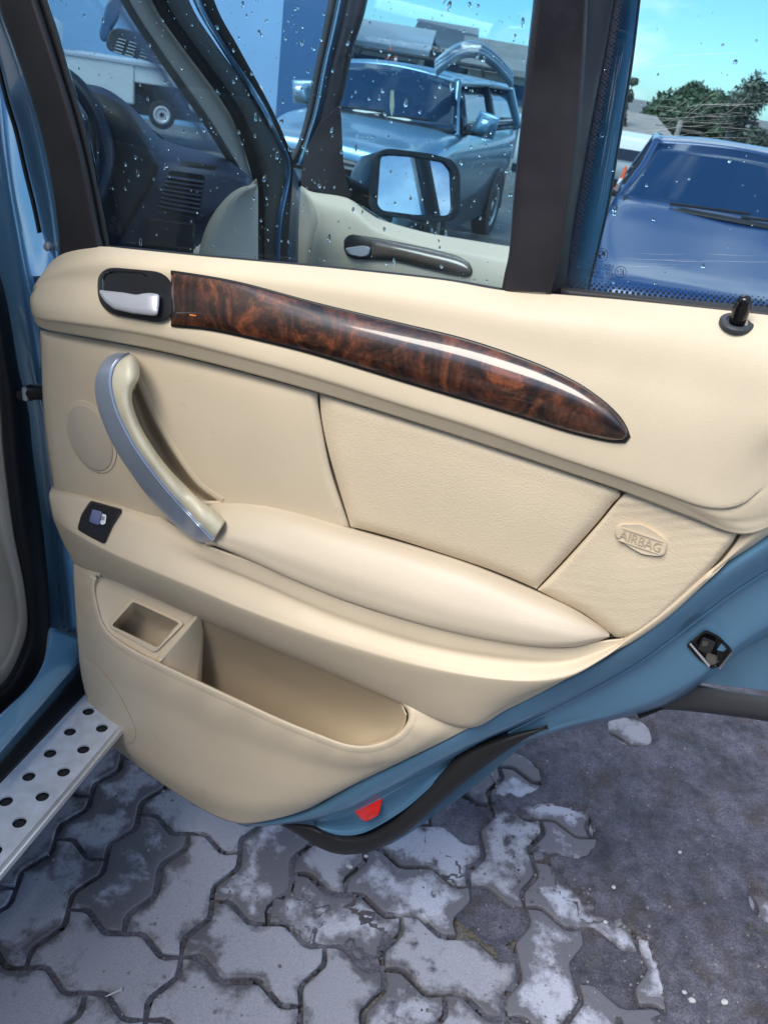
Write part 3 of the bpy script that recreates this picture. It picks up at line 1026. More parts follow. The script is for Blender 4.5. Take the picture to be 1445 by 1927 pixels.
def wheel_at(T, x, y, r, w, parent, rim_m, out):
    """tyre with rim; out = +1/-1 the side it faces."""
    ax = T(np.array([[out, 0, 0]]))[0] - T(np.array([[0, 0, 0]]))[0]
    c = T(np.array([[x, y, r]]))[0]
    o = obj('wheel', *lathe_geo(c - ax * w, ax, [(r * .6, 0), (r * .96, .01), (r, .04), (r, w - .04), (r * .96, w - .005), (r * .68, w), (r * .64, w - .03)], 28), M['rubber'], parent, sharp=50)
    obj('rim', *lathe_geo(c - ax * w, ax, [(r * .64, w * .5), (r * .65, w - .01), (r * .55, w - .02), (r * .5, w - .06), (r * .2, w - .04), (r * .12, w - .02), (.01, w - .02)], 24), rim_m, o, sharp=40)
    V, F = [], []
    up_ = np.array([0, 0, 1.0]); e = np.cross(up_, ax)
    for k in range(8):
        a = 2 * math.pi * k / 8; d = math.cos(a) * e + math.sin(a) * up_; s = np.cross(ax, d)
        b0 = c - ax * .025
        V_, F_ = [b0 + d * r * .25 + s * r * .05, b0 + d * r * .25 - s * r * .05, b0 + d * r * .48 - s * r * .07, b0 + d * r * .48 + s * r * .07], [(0, 1, 2, 3)]
        F += [tuple(i + len(V) for i in f) for f in F_]; V += V_
    obj('rim_slot', V, F, M['black'], o, smooth=False)
    return o


M['car_glass_blue'] = mat('tinted_car_glass', (.012, .03, .06), .03, spec=.8, coat=.5)
M['chrome2'] = mat('chrome_bright', (.8, .8, .82), .12, metal=1.0)
M['lamp'] = mat('lamp_glass', (.45, .47, .5), .08, metal=.4, coat=1.0)


def make_car(t, T, L, W, base, belt, roof, hood_y, ws_y, roof_y0, roof_y1, paint, glass, tall_nose, wheel_r, wheels_y, rim_m, rear_y=None, extras=True):
    """a car body in local metres; the nose is at y = 0, x runs from -W/2 to W/2."""
    w = W / 2
    # lower body: stations from nose to tail, each a row across (left side, over the top, right side)
    def station(y, wf, z_lo, z_sh, z_top, crown=.03):
        a = w * wf
        return [(-a * .96, y, z_lo), (-a, y, (z_lo + z_sh) / 2), (-a * .985, y, z_sh), (-a * .86, y, z_top), (-a * .4, y, z_top + crown), (0, y, z_top + crown * 1.3), (a * .4, y, z_top + crown), (a * .86, y, z_top), (a * .985, y, z_sh), (a, y, (z_lo + z_sh) / 2), (a * .96, y, z_lo)]
    zh = tall_nose
    rows = [station(.02, .82, base + .12, base + .3, base + .42, .0), station(.0, .86, base + .08, zh - .25, zh - .12, .02), station(.10, .92, base, zh - .16, zh - .02, .03), station(.45, .98, base, zh - .10, zh + .03), station(hood_y * .7, 1.0, base, belt - .14, (zh + belt) / 2 + .03),
            station(hood_y, 1.0, base, belt - .10, belt), station(hood_y + .4, 1.0, base, belt - .06, belt - .01, 0), station(L * .62, 1.0, base, belt - .04, belt, 0), station(L * .86, .98, base, belt - .04, belt + .01, .01), station(L * .97, .9, base + .05, belt - .12, belt - .05, .01), station(L, .8, base + .12, belt - .3, belt - .25, 0)]
    lgrid('body', rows, T, paint, t, nu=40, sub=5, thick=.02, sharp=70)
    g = w * .93; gr = w * .74
    zr = roof
    # roof
    body_roof = [[(-gr, roof_y0, zr - .05), (-gr * .5, roof_y0 - .05, zr - .015), (0, roof_y0 - .07, zr), (gr * .5, roof_y0 - .05, zr - .015), (gr, roof_y0, zr - .05)],
                 [(-gr * 1.02, roof_y0 + .3, zr - .02), (-gr * .5, roof_y0 + .3, zr + .02), (0, roof_y0 + .3, zr + .03), (gr * .5, roof_y0 + .3, zr + .02), (gr * 1.02, roof_y0 + .3, zr - .02)],
                 [(-gr * 1.0, roof_y1, zr - .05), (-gr * .5, roof_y1, zr - .01), (0, roof_y1, zr), (gr * .5, roof_y1, zr - .01), (gr * 1.0, roof_y1, zr - .05)]]
    lgrid('roof', body_roof, T, paint, t, nu=24, sub=5, thick=.03)
    ry = rear_y or L * .9
    # windscreen, rear window, side windows
    ws = [[(-g, ws_y + .10, belt + .01), (-g * .5, ws_y - .06, belt + .0), (0, ws_y - .10, belt + .0), (g * .5, ws_y - .06, belt + .0), (g, ws_y + .10, belt + .01)],
          [(-gr * 1.0, roof_y0 + .02, zr - .06), (-gr * .5, roof_y0 - .06, zr - .025), (0, roof_y0 - .08, zr - .012), (gr * .5, roof_y0 - .06, zr - .025), (gr * 1.0, roof_y0 + .02, zr - .06)]]
    lgrid('windscreen', ws, T, glass, t, nu=20, sub=6, thick=.008)
    lgrid('rear_window', [[(-g, ry, belt), (0, ry + .06, belt), (g, ry, belt)], [(-gr, roof_y1, zr - .05), (0, roof_y1 + .04, zr - .01), (gr, roof_y1, zr - .05)]], T, M['car_glass_blue'], t, nu=12, sub=3, thick=.008)
    for s in (-1, 1):
        A = lambda x, y, z: (s * x, y, z)
        mid_y = (ws_y + ry) / 2 + .05
        lgrid('side_window', [[A(g + .005, ws_y + .35, belt + .02), A(g + .005, mid_y - .03, belt + .02)], [A(gr + .005, roof_y0 + .12, zr - .10), A(gr + .01, mid_y - .03, zr - .09)]], T, M['car_glass_blue'], t, nu=6, sub=3, thick=.008)
        lgrid('side_window', [[A(g + .005, mid_y + .05, belt + .02), A(g - .01, ry - .12, belt + .03)], [A(gr + .01, mid_y + .05, zr - .09), A(gr, roof_y1 - .10, zr - .10)]], T, M['car_glass_blue'], t, nu=6, sub=3, thick=.008)
        P3 = lambda pts: T(np.array([A(*q) for q in pts]))
        tube('a_pillar', P3([(g * 1.0, ws_y + .12, belt - .02), (g * .86, (ws_y + roof_y0) / 2 + .12, (belt + zr) / 2), (gr * 1.01, roof_y0 + .02, zr - .06)]), .032, paint, t, 8)
        tube('roof_rail', P3([(gr * 1.01, roof_y0, zr - .06), (gr * 1.03, (roof_y0 + roof_y1) / 2, zr - .04), (gr * 1.0, roof_y1, zr - .06)]), .035, paint, t, 8)
        tube('b_pillar', P3([(g + .0, mid_y, belt), (gr + .0, mid_y, zr - .07)]), .035, M['rubber'], t, 6)
        tube('c_pillar', P3([(g - .02, ry - .02, belt), (gr - .005, roof_y1, zr - .07)]), .06, paint, t, 8)
        tube('window_strip', P3([(g + .02, ws_y + .25, belt + .005), (g + .02, ry - .05, belt + .01)]), .014, M['rubber'], t, 6)
        # wing mirror, lamps, wheels
        mb_ = [A(w + .02, ws_y + .38, belt + .02), A(w + .22, ws_y + .36, belt + .02), A(w + .24, ws_y + .36, belt + .17), A(w + .08, ws_y + .38, belt + .19)]
        X = T(np.array(mb_)); nn = T(np.array([[0, 1, 0]]))[0] - T(np.array([[0, 0, 0]]))[0]
        V = [x - nn * .09 * k_ + (X.mean(0) - x) * sh_ for k_, sh_ in ((-.3, .0), (.3, 0.0), (.9, .25), (1.2, .6)) for x in X]
        F = [(r * 4 + q, r * 4 + (q + 1) % 4, (r + 1) * 4 + (q + 1) % 4, (r + 1) * 4 + q) for r in range(3) for q in range(4)] + [(0, 1, 2, 3), (12, 13, 14, 15)]
        mo2 = obj('wing_mirror', V, F, paint, t, bevel=.03)
        tube('mirror_stalk', [T(np.array([A(w - .08, ws_y + .36, belt)]))[0], X.mean(0) - np.array([0, 0, .06])], .022, M['rubber'], mo2, 6)
        hl = [[A(w * .52, -.012, zh - .13), A(w * .80, .03, zh - .11), A(w * .93, .16, zh - .09)], [A(w * .54, -.016, zh - .30), A(w * .82, .02, zh - .29), A(w * .945, .16, zh - .26)]]
        lgrid('headlight', hl, T, M['lamp'], t, nu=8, sub=3, thick=.02)
        for wy in wheels_y:
            wheel_at(T, s * (w + .01), wy, wheel_r, .2, t, rim_m, s)
            lgrid('wheel_arch', [[A(w + .004, wy + (wheel_r + .07) * math.cos(a), wheel_r + (wheel_r + .07) * math.sin(a)) for a in np.linspace(-.15, math.pi + .15, 11)],
                                 [A(w + .006, wy + (wheel_r + .01) * math.cos(a), wheel_r + (wheel_r + .01) * math.sin(a)) for a in np.linspace(-.15, math.pi + .15, 11)]], T, M['black'], t, nu=20, sub=2, thick=.01)
    lgrid('grille', [[(-w * .46, -.022, zh - .12), (0, -.045, zh - .10), (w * .46, -.022, zh - .12)], [(-w * .46, -.026, zh - .26), (0, -.05, zh - .26), (w * .46, -.026, zh - .26)]], T, M['black'], t, nu=8, sub=3, thick=.02)
    tube('grille_bar', T(np.array([(-w * .46, -.035, zh - .18), (0, -.062, zh - .17), (w * .46, -.035, zh - .18)])), .014, M['chrome2'], t, 6)
    lgrid('lower_intake', [[(-w * .6, -.02, base + .26), (0, -.04, base + .26), (w * .6, -.02, base + .26)], [(-w * .6, -.01, base + .10), (0, -.03, base + .10), (w * .6, -.01, base + .10)]], T, M['black'], t, nu=8, sub=2, thick=.02)
    # cowl and wipers at the foot of the windscreen
    lgrid('cowl', [[(-g * .95, ws_y - .03, belt + .012), (0, ws_y - .22, belt + .035), (g * .95, ws_y - .03, belt + .012)], [(-g * .95, ws_y + .06, belt + .03), (0, ws_y - .11, belt + .05), (g * .95, ws_y + .06, belt + .03)]], T, M['rubber'], t, nu=20, sub=2, thick=.01)
    for x0, x1 in ((-.55, .12), (.05, .68)):
        tube('wiper', T(np.array([(x0 * g, ws_y - .07, belt + .055), ((x0 + x1) / 2 * g, ws_y - .10, belt + .075), (x1 * g, ws_y - .04, belt + .085)])), .010, M['rubber'], t, 6)


# --- silver off-roader seen through both door windows
fwd_a = np.array([-.26, -.966])
pos = (-1.00, 7.35)
pos_c = np.array([pos[0], pos[1], -.32])
M['silver_paint'] = mat('silver_blue_paint', (.21, .365, .49), .30, metal=.5, coat=.7, coat_rough=.05, bump=[('noise', 25, .02, .001)])
M['alloy'] = mat('alloy_wheel', (.5, .51, .53), .3, metal=.8)
st, T = place('silver_off_roader', 'silver blue off-roader with roof rack seen behind the wing mirror', 'car', pos_c, fwd_a)
make_car(st, T, 4.6, 1.66, .30, 1.22, 1.70, 1.15, 1.20, 1.62, 4.1, M['silver_paint'], M['car_glass_blue'], 1.08, .36, (.85, 3.5), M['alloy'], rear_y=4.4)
for y_ in (2.3, 3.3):
    tube('roof_rack', T(np.array([(-.70, y_, 1.72), (-.66, y_, 1.80), (.66, y_, 1.80), (.70, y_, 1.72)])), .018, M['rubber'], st, 8)
# pale slip hanging from its mirror
prism('mirror_tag', [(735, 170, 7.25), (741, 170, 7.25), (742, 200, 7.25), (737, 222, 7.25), (733, 200, 7.25)], depth, mat('paper_tag', (.45, .43, .33), .7), st, dh=.01)
# bundle of pipes arching over the rack
pb = thing('pipe_bundle', 'bundle of pale blue-grey pipes arching over the silver off-roader', 'pipes', depth([(880, 105, 7.6)])[0])
M['pipe'] = mat('pale_pipe', (.30, .38, .45), .35, metal=.2)
for k in range(9):
    a, b = k % 3, k // 3
    pth = [depth([(x, y - 7.5 * b + 4 * a, z + .06 * a)])[0] for x, y, z in ((820, 132, 8.3), (836, 118, 8.3), (856, 104, 8.4), (880, 96, 8.5), (904, 100, 8.6), (926, 114, 8.7), (944, 132, 8.8), (962, 154, 8.9))]
    pth = [tuple(q) for q in cr(pth, 24)]
    p_ = tube('pipe', pth, .023, M['pipe'], pb, 10)
    e = np.array(pth[0]); d = e - np.array(pth[1]); d /= np.linalg.norm(d)
    obj('pipe_bore', *lathe_geo(e + d * .001, d, [(.018, 0), (.001, .0005)], 10), M['black'], p_)

# --- dark blue sedan seen through the quarter glass
fwd_b = np.array([-.22, -.975])
M['navy_paint'] = mat('navy_paint', (.012, .052, .155), .34, metal=.2, coat=.6, coat_rough=.09, bump=[('noise', 25, .015, .001)])
M['navy_glass'] = mat('sedan_glass', (.010, .03, .075), .04, spec=.8, coat=.6)
sb, TB = place('blue_sedan', 'dark blue saloon facing the car, seen through the quarter glass', 'car', (1.80, 4.74, -.22), fwd_b)
make_car(sb, TB, 4.8, 1.80, .22, .98, 1.44, 1.60, 1.60, 2.33, 3.55, M['navy_paint'], M['navy_glass'], .70, .32, (.85, 3.6), M['alloy'], rear_y=4.1)
for k, (a, b, c_, d) in enumerate(((1247, 372, 1290, 308), (1300, 345, 1312, 325), (1302, 352, 1306, 338))):
    pass

# --- low white utility truck seen through the windscreen
fwd_c = np.array([.955, .29])
M['white_paint'] = mat('white_paint', (.78, .80, .80), .4, coat=.4)
wt_c = depth([(305, 210, 14.0)])[0]
ut, TU = place('white_ute', 'low white utility truck parked in front of the pale wall, seen through the windscreen', 'truck', (wt_c[0], wt_c[1], wt_c[2] - .30), (.30, -.954))
# local: x along the truck's length here (photo right), y away
_bx = lambda x0, x1, y0, y1, z0, z1: [(x0, y0, z0), (x1, y0, z0), (x1, y1, z0), (x0, y1, z0), (x0, y0, z1), (x1, y0, z1), (x1, y1, z1), (x0, y1, z1)]
BF = [(0, 3, 2, 1), (4, 5, 6, 7), (0, 1, 5, 4), (1, 2, 6, 5), (2, 3, 7, 6), (3, 0, 4, 7)]
lbox = lambda nm, x0, x1, y0, y1, z0, z1, m, par, TT, bev=.0: obj(nm, TT(np.array(_bx(x0, x1, y0, y1, z0, z1), float)), BF, m, par, bevel=bev, sharp=30)
lbox('tray_side', -3.2, -.42, 0, 1.7, .34, .92, M['white_paint'], ut, TU, .03)
lbox('tray_side', -.42, .42, .02, 1.7, .66, .92, M['white_paint'], ut, TU, .02)
lbox('wheel_arch', -.43, .43, .25, 1.6, .30, .67, M['black'], ut, TU)
lbox('bonnet', .42, 1.6, 0, 1.7, .34, .88, M['white_paint'], ut, TU, .08)
lbox('chassis', -3.1, 1.5, .12, 1.6, .20, .345, M['black'], ut, TU)
lbox('tray_rail', -3.2, .42, -.02, .05, .90, .96, M['alu'], ut, TU, .01)
lbox('cab', -3.1, -1.6, .1, 1.6, .92, 1.35, M['white_paint'], ut, TU, .15)
for x_ in (0.0, -2.5):
    ax = TU(np.array([[0, -1, 0]]))[0] - TU(np.array([[0, 0, 0]]))[0]; c_ = TU(np.array([[x_, .0, .25]]))[0]
    o_ = obj('wheel', *lathe_geo(c_ - ax * .2, ax, [(.13, 0), (.20, .02), (.21, .05), (.21, .19), (.195, .215), (.14, .22), (.13, .20)], 28), M['rubber'], ut, sharp=40)
    obj('rim', *lathe_geo(c_ - ax * .2, ax, [(.13, .12), (.135, .215), (.11, .225), (.075, .20), (.04, .21), (.035, .19), (.005, .19)], 24), mat('white_rim', (.55, .56, .58), .4), o_, sharp=40)

# --- big pale blue wall
wl0 = depth([(530, 60, 18.0)])[0]
M['wall_blue'] = mat('pale_blue_render', (.20, .38, .60), .75, var=(.6, .05), bump=[('noise', 20, .15, .004)])
M['wall_blue_shaded'] = mat('shaded_side_render', (.12, .30, .56), .75, var=(.6, .05), bump=[('noise', 20, .15, .004)])  # the wall's render deepened: shade of the end face put into colour
bld = thing('blue_walled_shed', 'tall plain pale blue shed wall beyond the windscreen', 'building', (wl0[0] - 3, wl0[1], -.5))
x1_, y1_ = wl0[0], wl0[1]
V = [(-16, y1_ + 2.0, -.8), (x1_, y1_, -.8), (x1_, y1_, 6.5), (-16, y1_ + 2.0, 6.5), (-16, y1_ + 8, -.8), (-16, y1_ + 8, 6.5)]
obj('front_wall', [V[0], V[1], V[2], V[3], (V[1][0] - .02, V[1][1] + .3, -.8), (V[0][0], V[0][1] + .3, -.8), (V[2][0] - .02, V[2][1] + .3, 6.5), (V[3][0], V[3][1] + .3, 6.5)], [(0, 1, 2, 3), (5, 7, 6, 4), (3, 2, 6, 7), (0, 3, 7, 5), (1, 4, 6, 2)], M['wall_blue'], bld, smooth=False)
_e = depth([(650, 60, y1_ + 2.6)])[0]; ex, ey = _e[0], _e[1]
obj('end_wall', [(x1_ + .003, y1_ + .002, -.8), (ex, ey, -.8), (ex, ey, 6.5), (x1_ + .003, y1_ + .002, 6.5), (x1_ - .25, y1_ + .2, -.8), (ex - .25, ey + .2, -.8), (ex - .25, ey + .2, 6.5), (x1_ - .25, y1_ + .2, 6.5)],
    [(0, 1, 2, 3), (4, 7, 6, 5), (3, 2, 6, 7), (1, 5, 6, 2)], M['wall_blue_shaded'], bld, smooth=False)
obj('shed_roof', [(-16.3, y1_ + 1.7, 6.5), (x1_ + .2, y1_ - .2, 6.5), (ex + .2, ey, 6.5), (-16, y1_ + 10, 7.6), (-16.3, y1_ + 1.7, 6.66), (x1_ + .2, y1_ - .2, 6.66), (ex + .2, ey, 6.66), (-16, y1_ + 10, 7.76)], [(0, 3, 2, 1), (4, 5, 6, 7), (0, 1, 5, 4), (1, 2, 6, 5), (2, 3, 7, 6), (3, 0, 4, 7)], M['grey_plastic'], bld, smooth=False)


# --- sheds, house and other things in the distance
def shed(name, label, px0, px1, py_eave, py_ridge, Y, dep, wall_m, roof_m, base_z=-.5, door=None):
    """a gabled shed whose front eave runs between two photo columns at distance Y."""
    a = depth([(px0, py_eave, Y)])[0]; b = depth([(px1, py_eave + (px1 - px0) * .167, Y)])[0]
    ze = .5 * (a[2] + b[2]); r_ = depth([(.5 * (px0 + px1), py_ridge, Y + dep / 2)])[0]; zr = max(r_[2], ze + .25)
    t = thing(name, label, 'building', ((a[0] + b[0]) / 2, Y, base_z))
    x0, x1 = a[0], b[0]
    V = [(x0, Y, base_z), (x1, Y, base_z), (x1, Y, ze), (x0, Y, ze), (x0, Y + dep, base_z), (x1, Y + dep, base_z), (x1, Y + dep, ze), (x0, Y + dep, ze), (x0, Y + dep / 2, zr), (x1, Y + dep / 2, zr)]
    obj('wall', V, [(0, 1, 2, 3), (5, 4, 7, 6), (1, 5, 6, 9, 2), (4, 0, 3, 8, 7)], wall_m, t, smooth=False)
    e = .25
    R = [(x0 - e, Y - e, ze - .08), (x1 + e, Y - e, ze - .08), (x1 + e, Y + dep / 2, zr + .03), (x0 - e, Y + dep / 2, zr + .03), (x0 - e, Y + dep + e, ze - .08), (x1 + e, Y + dep + e, ze - .08)]
    R2 = [(x, y, z + .12) for x, y, z in R]
    obj('roof', R + R2, [(0, 3, 2, 1), (3, 4, 5, 2), (6, 7, 8, 9), (9, 8, 11, 10), (0, 1, 7, 6), (4, 10, 11, 5), (1, 2, 8, 7), (2, 5, 11, 8), (0, 6, 9, 3), (3, 9, 10, 4)], roof_m, t, smooth=False)
    n_ = max(2, int((x1 - x0) / 1.6))
    for k in range(n_):
        xc = x0 + (k + .5) * (x1 - x0) / n_
        h_ = (ze - base_z)
        V = [(xc - .4, Y - .03, ze - .32 * h_ * 1.0), (xc + .4, Y - .03, ze - .32 * h_), (xc + .4, Y - .03, ze - .12 * h_), (xc - .4, Y - .03, ze - .12 * h_)]
        fr_ = obj('window', V + [(x, y + .04, z) for x, y, z in V], BF[2:] + [(0, 1, 2, 3)], M['car_glass_blue'], t, smooth=False)
    return t


M['cream'] = mat('cream_cladding', (.46, .43, .37), .7, var=(.8, .12)); M['beige_wall'] = mat('beige_weatherboard', (.40, .36, .30), .7, var=(1, .1))
M['slate_roof'] = mat('dark_roof', (.07, .08, .09), .6, var=(1, .2)); M['grey_roof'] = mat('grey_tile_roof', (.28, .26, .24), .8, var=(2, .15)); M['tin'] = mat('tin_roof', (.50, .52, .52), .45, metal=.4, var=(.8, .1))
shed('long_shed', 'long cream shed behind the silver off-roader, beside the door frame', 668, 790, 78, 54, 24, 6, M['cream'], M['tin'])
shed('dark_roofed_shed', 'low shed with dark steep roof above the silver off-roader', 786, 880, 88, 52, 28, 6, M['beige_wall'], M['slate_roof'])
shed('brown_shed', 'beige shed beyond the pipes, left of the window post', 886, 1010, 122, 92, 21, 5, M['beige_wall'], M['grey_roof'])
shed('roofed_house', 'pale house with grey tiled roof beside the round tree', 1120, 1270, 262, 222, 24, 9, M['cream'], M['grey_roof'])
shed('distant_depot', 'wide dark depot low on the skyline behind the off-roader', 600, 1000, 120, 95, 40, 8, M['grey_roof'], M['slate_roof'])

# white van parked in front of the house
wv_c = depth([(1195, 330, 15.5)])[0]
wv, TV = place('white_van', 'white van side-on in front of the grey roofed house', 'van', (wv_c[0], wv_c[1], wv_c[2] - .45), (.1, -.995))
lgrid('body', [[(x, 0, .28), (x, -.04, .6), (x, 0, .86), (x, .10, 1.0), (x, .8, 1.04), (x, 1.5, 1.0), (x, 1.6, .28)] for x in (-2.2, -1.2, 0, 1.2, 1.6)], TV, M['white_paint'], wv, nu=24, sub=3, lin=True)
lbox('window_band', -2.0, 1.3, -.035, .02, .66, .84, M['car_glass_blue'], wv, TV)
lbox('sill_band', -2.2, 1.6, -.03, .02, .20, .34, M['black'], wv, TV)
for x_ in (-1.5, .9):
    ax = TV(np.array([[0, -1, 0]]))[0] - TV(np.array([[0, 0, 0]]))[0]; c_ = TV(np.array([[x_, -.02, .27]]))[0]
    obj('wheel', *lathe_geo(c_ - ax * .15, ax, [(.2, 0), (.28, .02), (.28, .16), (.2, .18), (.16, .15), (.01, .15)], 20), M['rubber'], wv)


def cone(px, py_base, py_tip, Y, label):
    b = depth([(px, py_base, Y)])[0]; tp = depth([(px + (py_base - py_tip) * .16, py_tip, Y)])[0]; h = tp[2] - b[2]
    t = thing('traffic_cone', label, 'traffic cone', b, 'orange traffic cones in the yard')
    up_ = np.array([0, 0, 1.0])
    cn = obj('cone', *lathe_geo(b, up_, [(h * .24, .02 * h), (h * .14, .42 * h), (h * .07, h * .92), (h * .05, h), (.002, h)], 20), M['cone'], t)
    obj('white_band', *lathe_geo(b, up_, [(h * .195, .26 * h), (h * .150, .48 * h), (h * .148, .49 * h)], 20), M['icon'], cn)
    V, F = box_geo(b + np.array([0, 0, .02 * h]), h * .55, h * .55, .05 * h); obj('base', V, F, M['cone'], t)


M['cone'] = mat('cone_orange', (.75, .12, .03), .55)
cone(1165, 358, 312, 11.5, 'traffic cone with white band between the post and the blue saloon')
cone(1243, 295, 278, 16, 'small traffic cone right above the windscreen edge of the blue saloon')
cone(733, 112, 88, 15, 'left traffic cone above the silver off-roader roof')
cone(744, 118, 100, 14.4, 'traffic cone just right of the one above the off-roader roof')


# --- trees
def foliage_mat(name, c):
    m = mat(name, c, .6)
    nt = m.node_tree; N, L = nt.nodes, nt.links; b = N['Principled BSDF']
    geo = N.new('ShaderNodeNewGeometry'); r = N.new('ShaderNodeValToRGB')
    r.color_ramp.elements[0].color = (*[x * .55 for x in c], 1); r.color_ramp.elements[1].color = (*[x * 1.6 for x in c], 1)
    L.new(geo.outputs['Random Per Island'], r.inputs[0]); L.new(r.outputs[0], b.inputs['Base Color'])
    return m


M['bark'] = mat('bark', (.10, .085, .07), .9, bump=[('noise', 12, .6, .03)])


def tree(name, label, px, py_top, Y, width_px, leaf_c, seed, dense=1.0, leaf=.16, trunk_px=None, clumps=16):
    r = random.Random(seed)
    base = depth([(trunk_px or px, 300, Y)])[0]; top = depth([(px, py_top, Y)])[0]
    z0 = gz(base[0], base[1]); H_ = top[2] - z0; Wd = width_px / FPX * Y * 1.06
    t = thing(name, label, 'tree', (base[0], base[1], z0))
    p0 = np.array([base[0], base[1], z0]); cx = top[0]
    trunk_pts = [p0, p0 + np.array([(cx - p0[0]) * .3, 0, H_ * .3]), p0 + np.array([(cx - p0[0]) * .7, .1, H_ * .55]), np.array([cx, base[1], z0 + H_ * .85])]
    parts = [tube_geo([tuple(q) for q in cr(trunk_pts, 14)], np.linspace(H_ * .030, H_ * .006, 15), 10)]
    V, F = [], []
    cl_ = []
    for k in range(clumps):
        a = r.uniform(0, 6.28); u = r.random() ** .6; hh = r.uniform(.30, .95)
        rad_ = Wd / 2 * u * (1 - .55 * max(0, (hh - .6) / .4))
        c = np.array([cx + rad_ * math.cos(a), base[1] + rad_ * math.sin(a) * .9, z0 + H_ * hh])
        cl_.append((c, Wd * r.uniform(.13, .24)))
        s_ = trunk_pts[1] + (trunk_pts[3] - trunk_pts[1]) * max(0, min(1, (hh - .4) / .6))
        parts.append(tube_geo([s_, (s_ + c) / 2 + np.array([0, 0, -.04 * H_]), c], [H_ * .010, H_ * .006, H_ * .002], 6))
    Vt, Ft = merge(parts)
    obj('trunk', Vt, Ft, M['bark'], t)
    for c, cr_ in cl_:
        n_ = int(900 * dense)
        for _ in range(n_):
            d = np.array([r.gauss(0, 1), r.gauss(0, 1), r.gauss(0, .75)]); d /= np.linalg.norm(d) + 1e-9
            q = c + d * cr_ * r.uniform(.55, 1.08)
            a = np.array([r.gauss(0, 1), r.gauss(0, 1), r.gauss(0, 1)]); a /= np.linalg.norm(a); b = np.cross(a, d + .3 * np.array([r.random(), r.random(), r.random()])); b /= np.linalg.norm(b) + 1e-9
            s_ = leaf * r.uniform(.6, 1.5); k = len(V)
            V += [q - a * s_, q + b * s_ * .45, q + a * s_, q - b * s_ * .45]; F.append((k, k + 1, k + 2, k + 3))
    obj('crown', V, F, foliage_mat(name + '_leaf', leaf_c), t, smooth=False)['kind'] = 'stuff'


tree('round_tree', 'dense round dark green tree behind the blue saloon', 1310, 176, 30, 120, (.055, .095, .05), 3, 1.3, .085, clumps=26)
tree('gum_tree', 'tall open gum tree with gaps at the right edge', 1425, 150, 24, 95, (.08, .10, .075), 5, .4, .06, 1396, clumps=16)
tree('gum_tree', 'slim sparse gum tree beside the painted window post', 1188, 130, 26, 40, (.08, .10, .08), 9, .35, .06, 1180, clumps=10)
tree('bushy_tree', 'feathery bush rising beside the black front door frame', 676, 40, 30, 60, (.045, .06, .05), 13, .5, .075, clumps=9)
tree('low_tree', 'low green bush beyond the pipes on the skyline', 905, 100, 32, 90, (.05, .07, .03), 17, .6, .08, clumps=10)

# utility poles and wires
def pole(px, py0, py1, Y, label):
    b = depth([(px - (py0 - py1) * .0, py0, Y)])[0]; tp = depth([(px + (py0 - py1) * .16, py1, Y)])[0]
    t = thing('utility_pole', label, 'pole', (b[0], b[1], gz(b[0], b[1])), 'timber utility poles')
    tube('shaft', [(b[0], b[1], gz(b[0], b[1])), (b[0], b[1], tp[2])], [.11, .08], mat('grey_timber', (.32, .30, .28), .85), t, 10)
    tube('cross_arm', [(b[0] - .7, b[1], tp[2] - .25), (b[0] + .7, b[1], tp[2] - .25)], .05, M['bark'], t, 6)
    return np.array([b[0], b[1], tp[2] - .2])


pA = pole(1270, 262, 226, 27, 'grey pole in front of the round tree')
pB = pole(1366, 266, 205, 25, 'taller grey pole between the round tree and the gum tree')

# unseen block added behind the camera, to darken reflections in panes and lacquer
wk = thing('reflection_blocker', 'long grey block added unseen behind the camera to darken the reflections', 'building', (0, -9, 0))
M['blocker'] = mat('blocker_grey', (.11, .115, .125), .75, var=(.5, .15))
lbox2 = lambda nm, x0, x1, y0, y1, z0, z1, m: obj(nm, _bx(x0, x1, y0, y1, z0, z1), BF, m, wk, smooth=False)
lbox2('wall', -30, 4, -15, -9, -.3, 4.2, M['blocker'])
lbox2('roof', -30.5, 4.5, -15.5, -8.6, 4.2, 4.45, M['slate_roof'])
for k in range(4):
    lbox2('blocker_panel', -26 + 8.5 * k, -21.5 + 8.5 * k, -9.05, -8.98, -.02, 3.2, M['grey_plastic'])

# ================================================================== the parked car itself
CL = -1.65                                                             # its centre line
suv = thing('parked_suv', 'steel blue off-roader with both right-hand doors open and a perforated running board', 'car', RGT * CL + FWD * .9)


def cc(f, l, z):
    return FWD * f + RGT * l + np.array([0, 0, z])


def car_grid(name, rows, m, sub=4, nu=24, toward=None, thick=.006, sharp=60, lin=False):
    """rows of (forward, lateral, height) points."""
    R = [[tuple(cc(*q)) for q in r] for r in rows]
    G = grid_rows(R, nu, sub, lin)
    return grid_obj(name, G, lambda q: np.asarray(q), m, suv, thick=thick, sharp=sharp, toward=toward if toward is not None else CAM)


# right A-pillar, as it is seen through the rear door's window
L_ = lambda pts, l: [(x, y, l) for x, y in pts]
pa0 = [(146, -160), (226, 0), (299, 113), (382, 232), (430, 306), (470, 352)]
pa1 = [(222, -160), (286, 0), (332, 73), (415, 186), (448, 249), (477, 345)]
grid_obj('pillar_trim', grid_rows([L_(pa0, -.80), L_([((a[0] * .7 + b[0] * .3), (a[1] * .7 + b[1] * .3)) for a, b in zip(pa0, pa1)], -.765), L_(pa1, -.77)], 40, 5), side, M['pillar_trim'], suv, thick=.01)
pb0 = [(224, -160), (286, 0), (332, 73), (415, 186), (448, 249), (476, 342), (484, 420), (486, 520)]
pb1 = [(300, -160), (356, 0), (404, 80), (480, 186), (515, 258), (538, 318), (520, 420), (516, 520)]
pb2 = [(330, -160), (380, 0), (426, 86), (484, 186), (520, 252), (545, 312), (530, 420), (524, 520)]
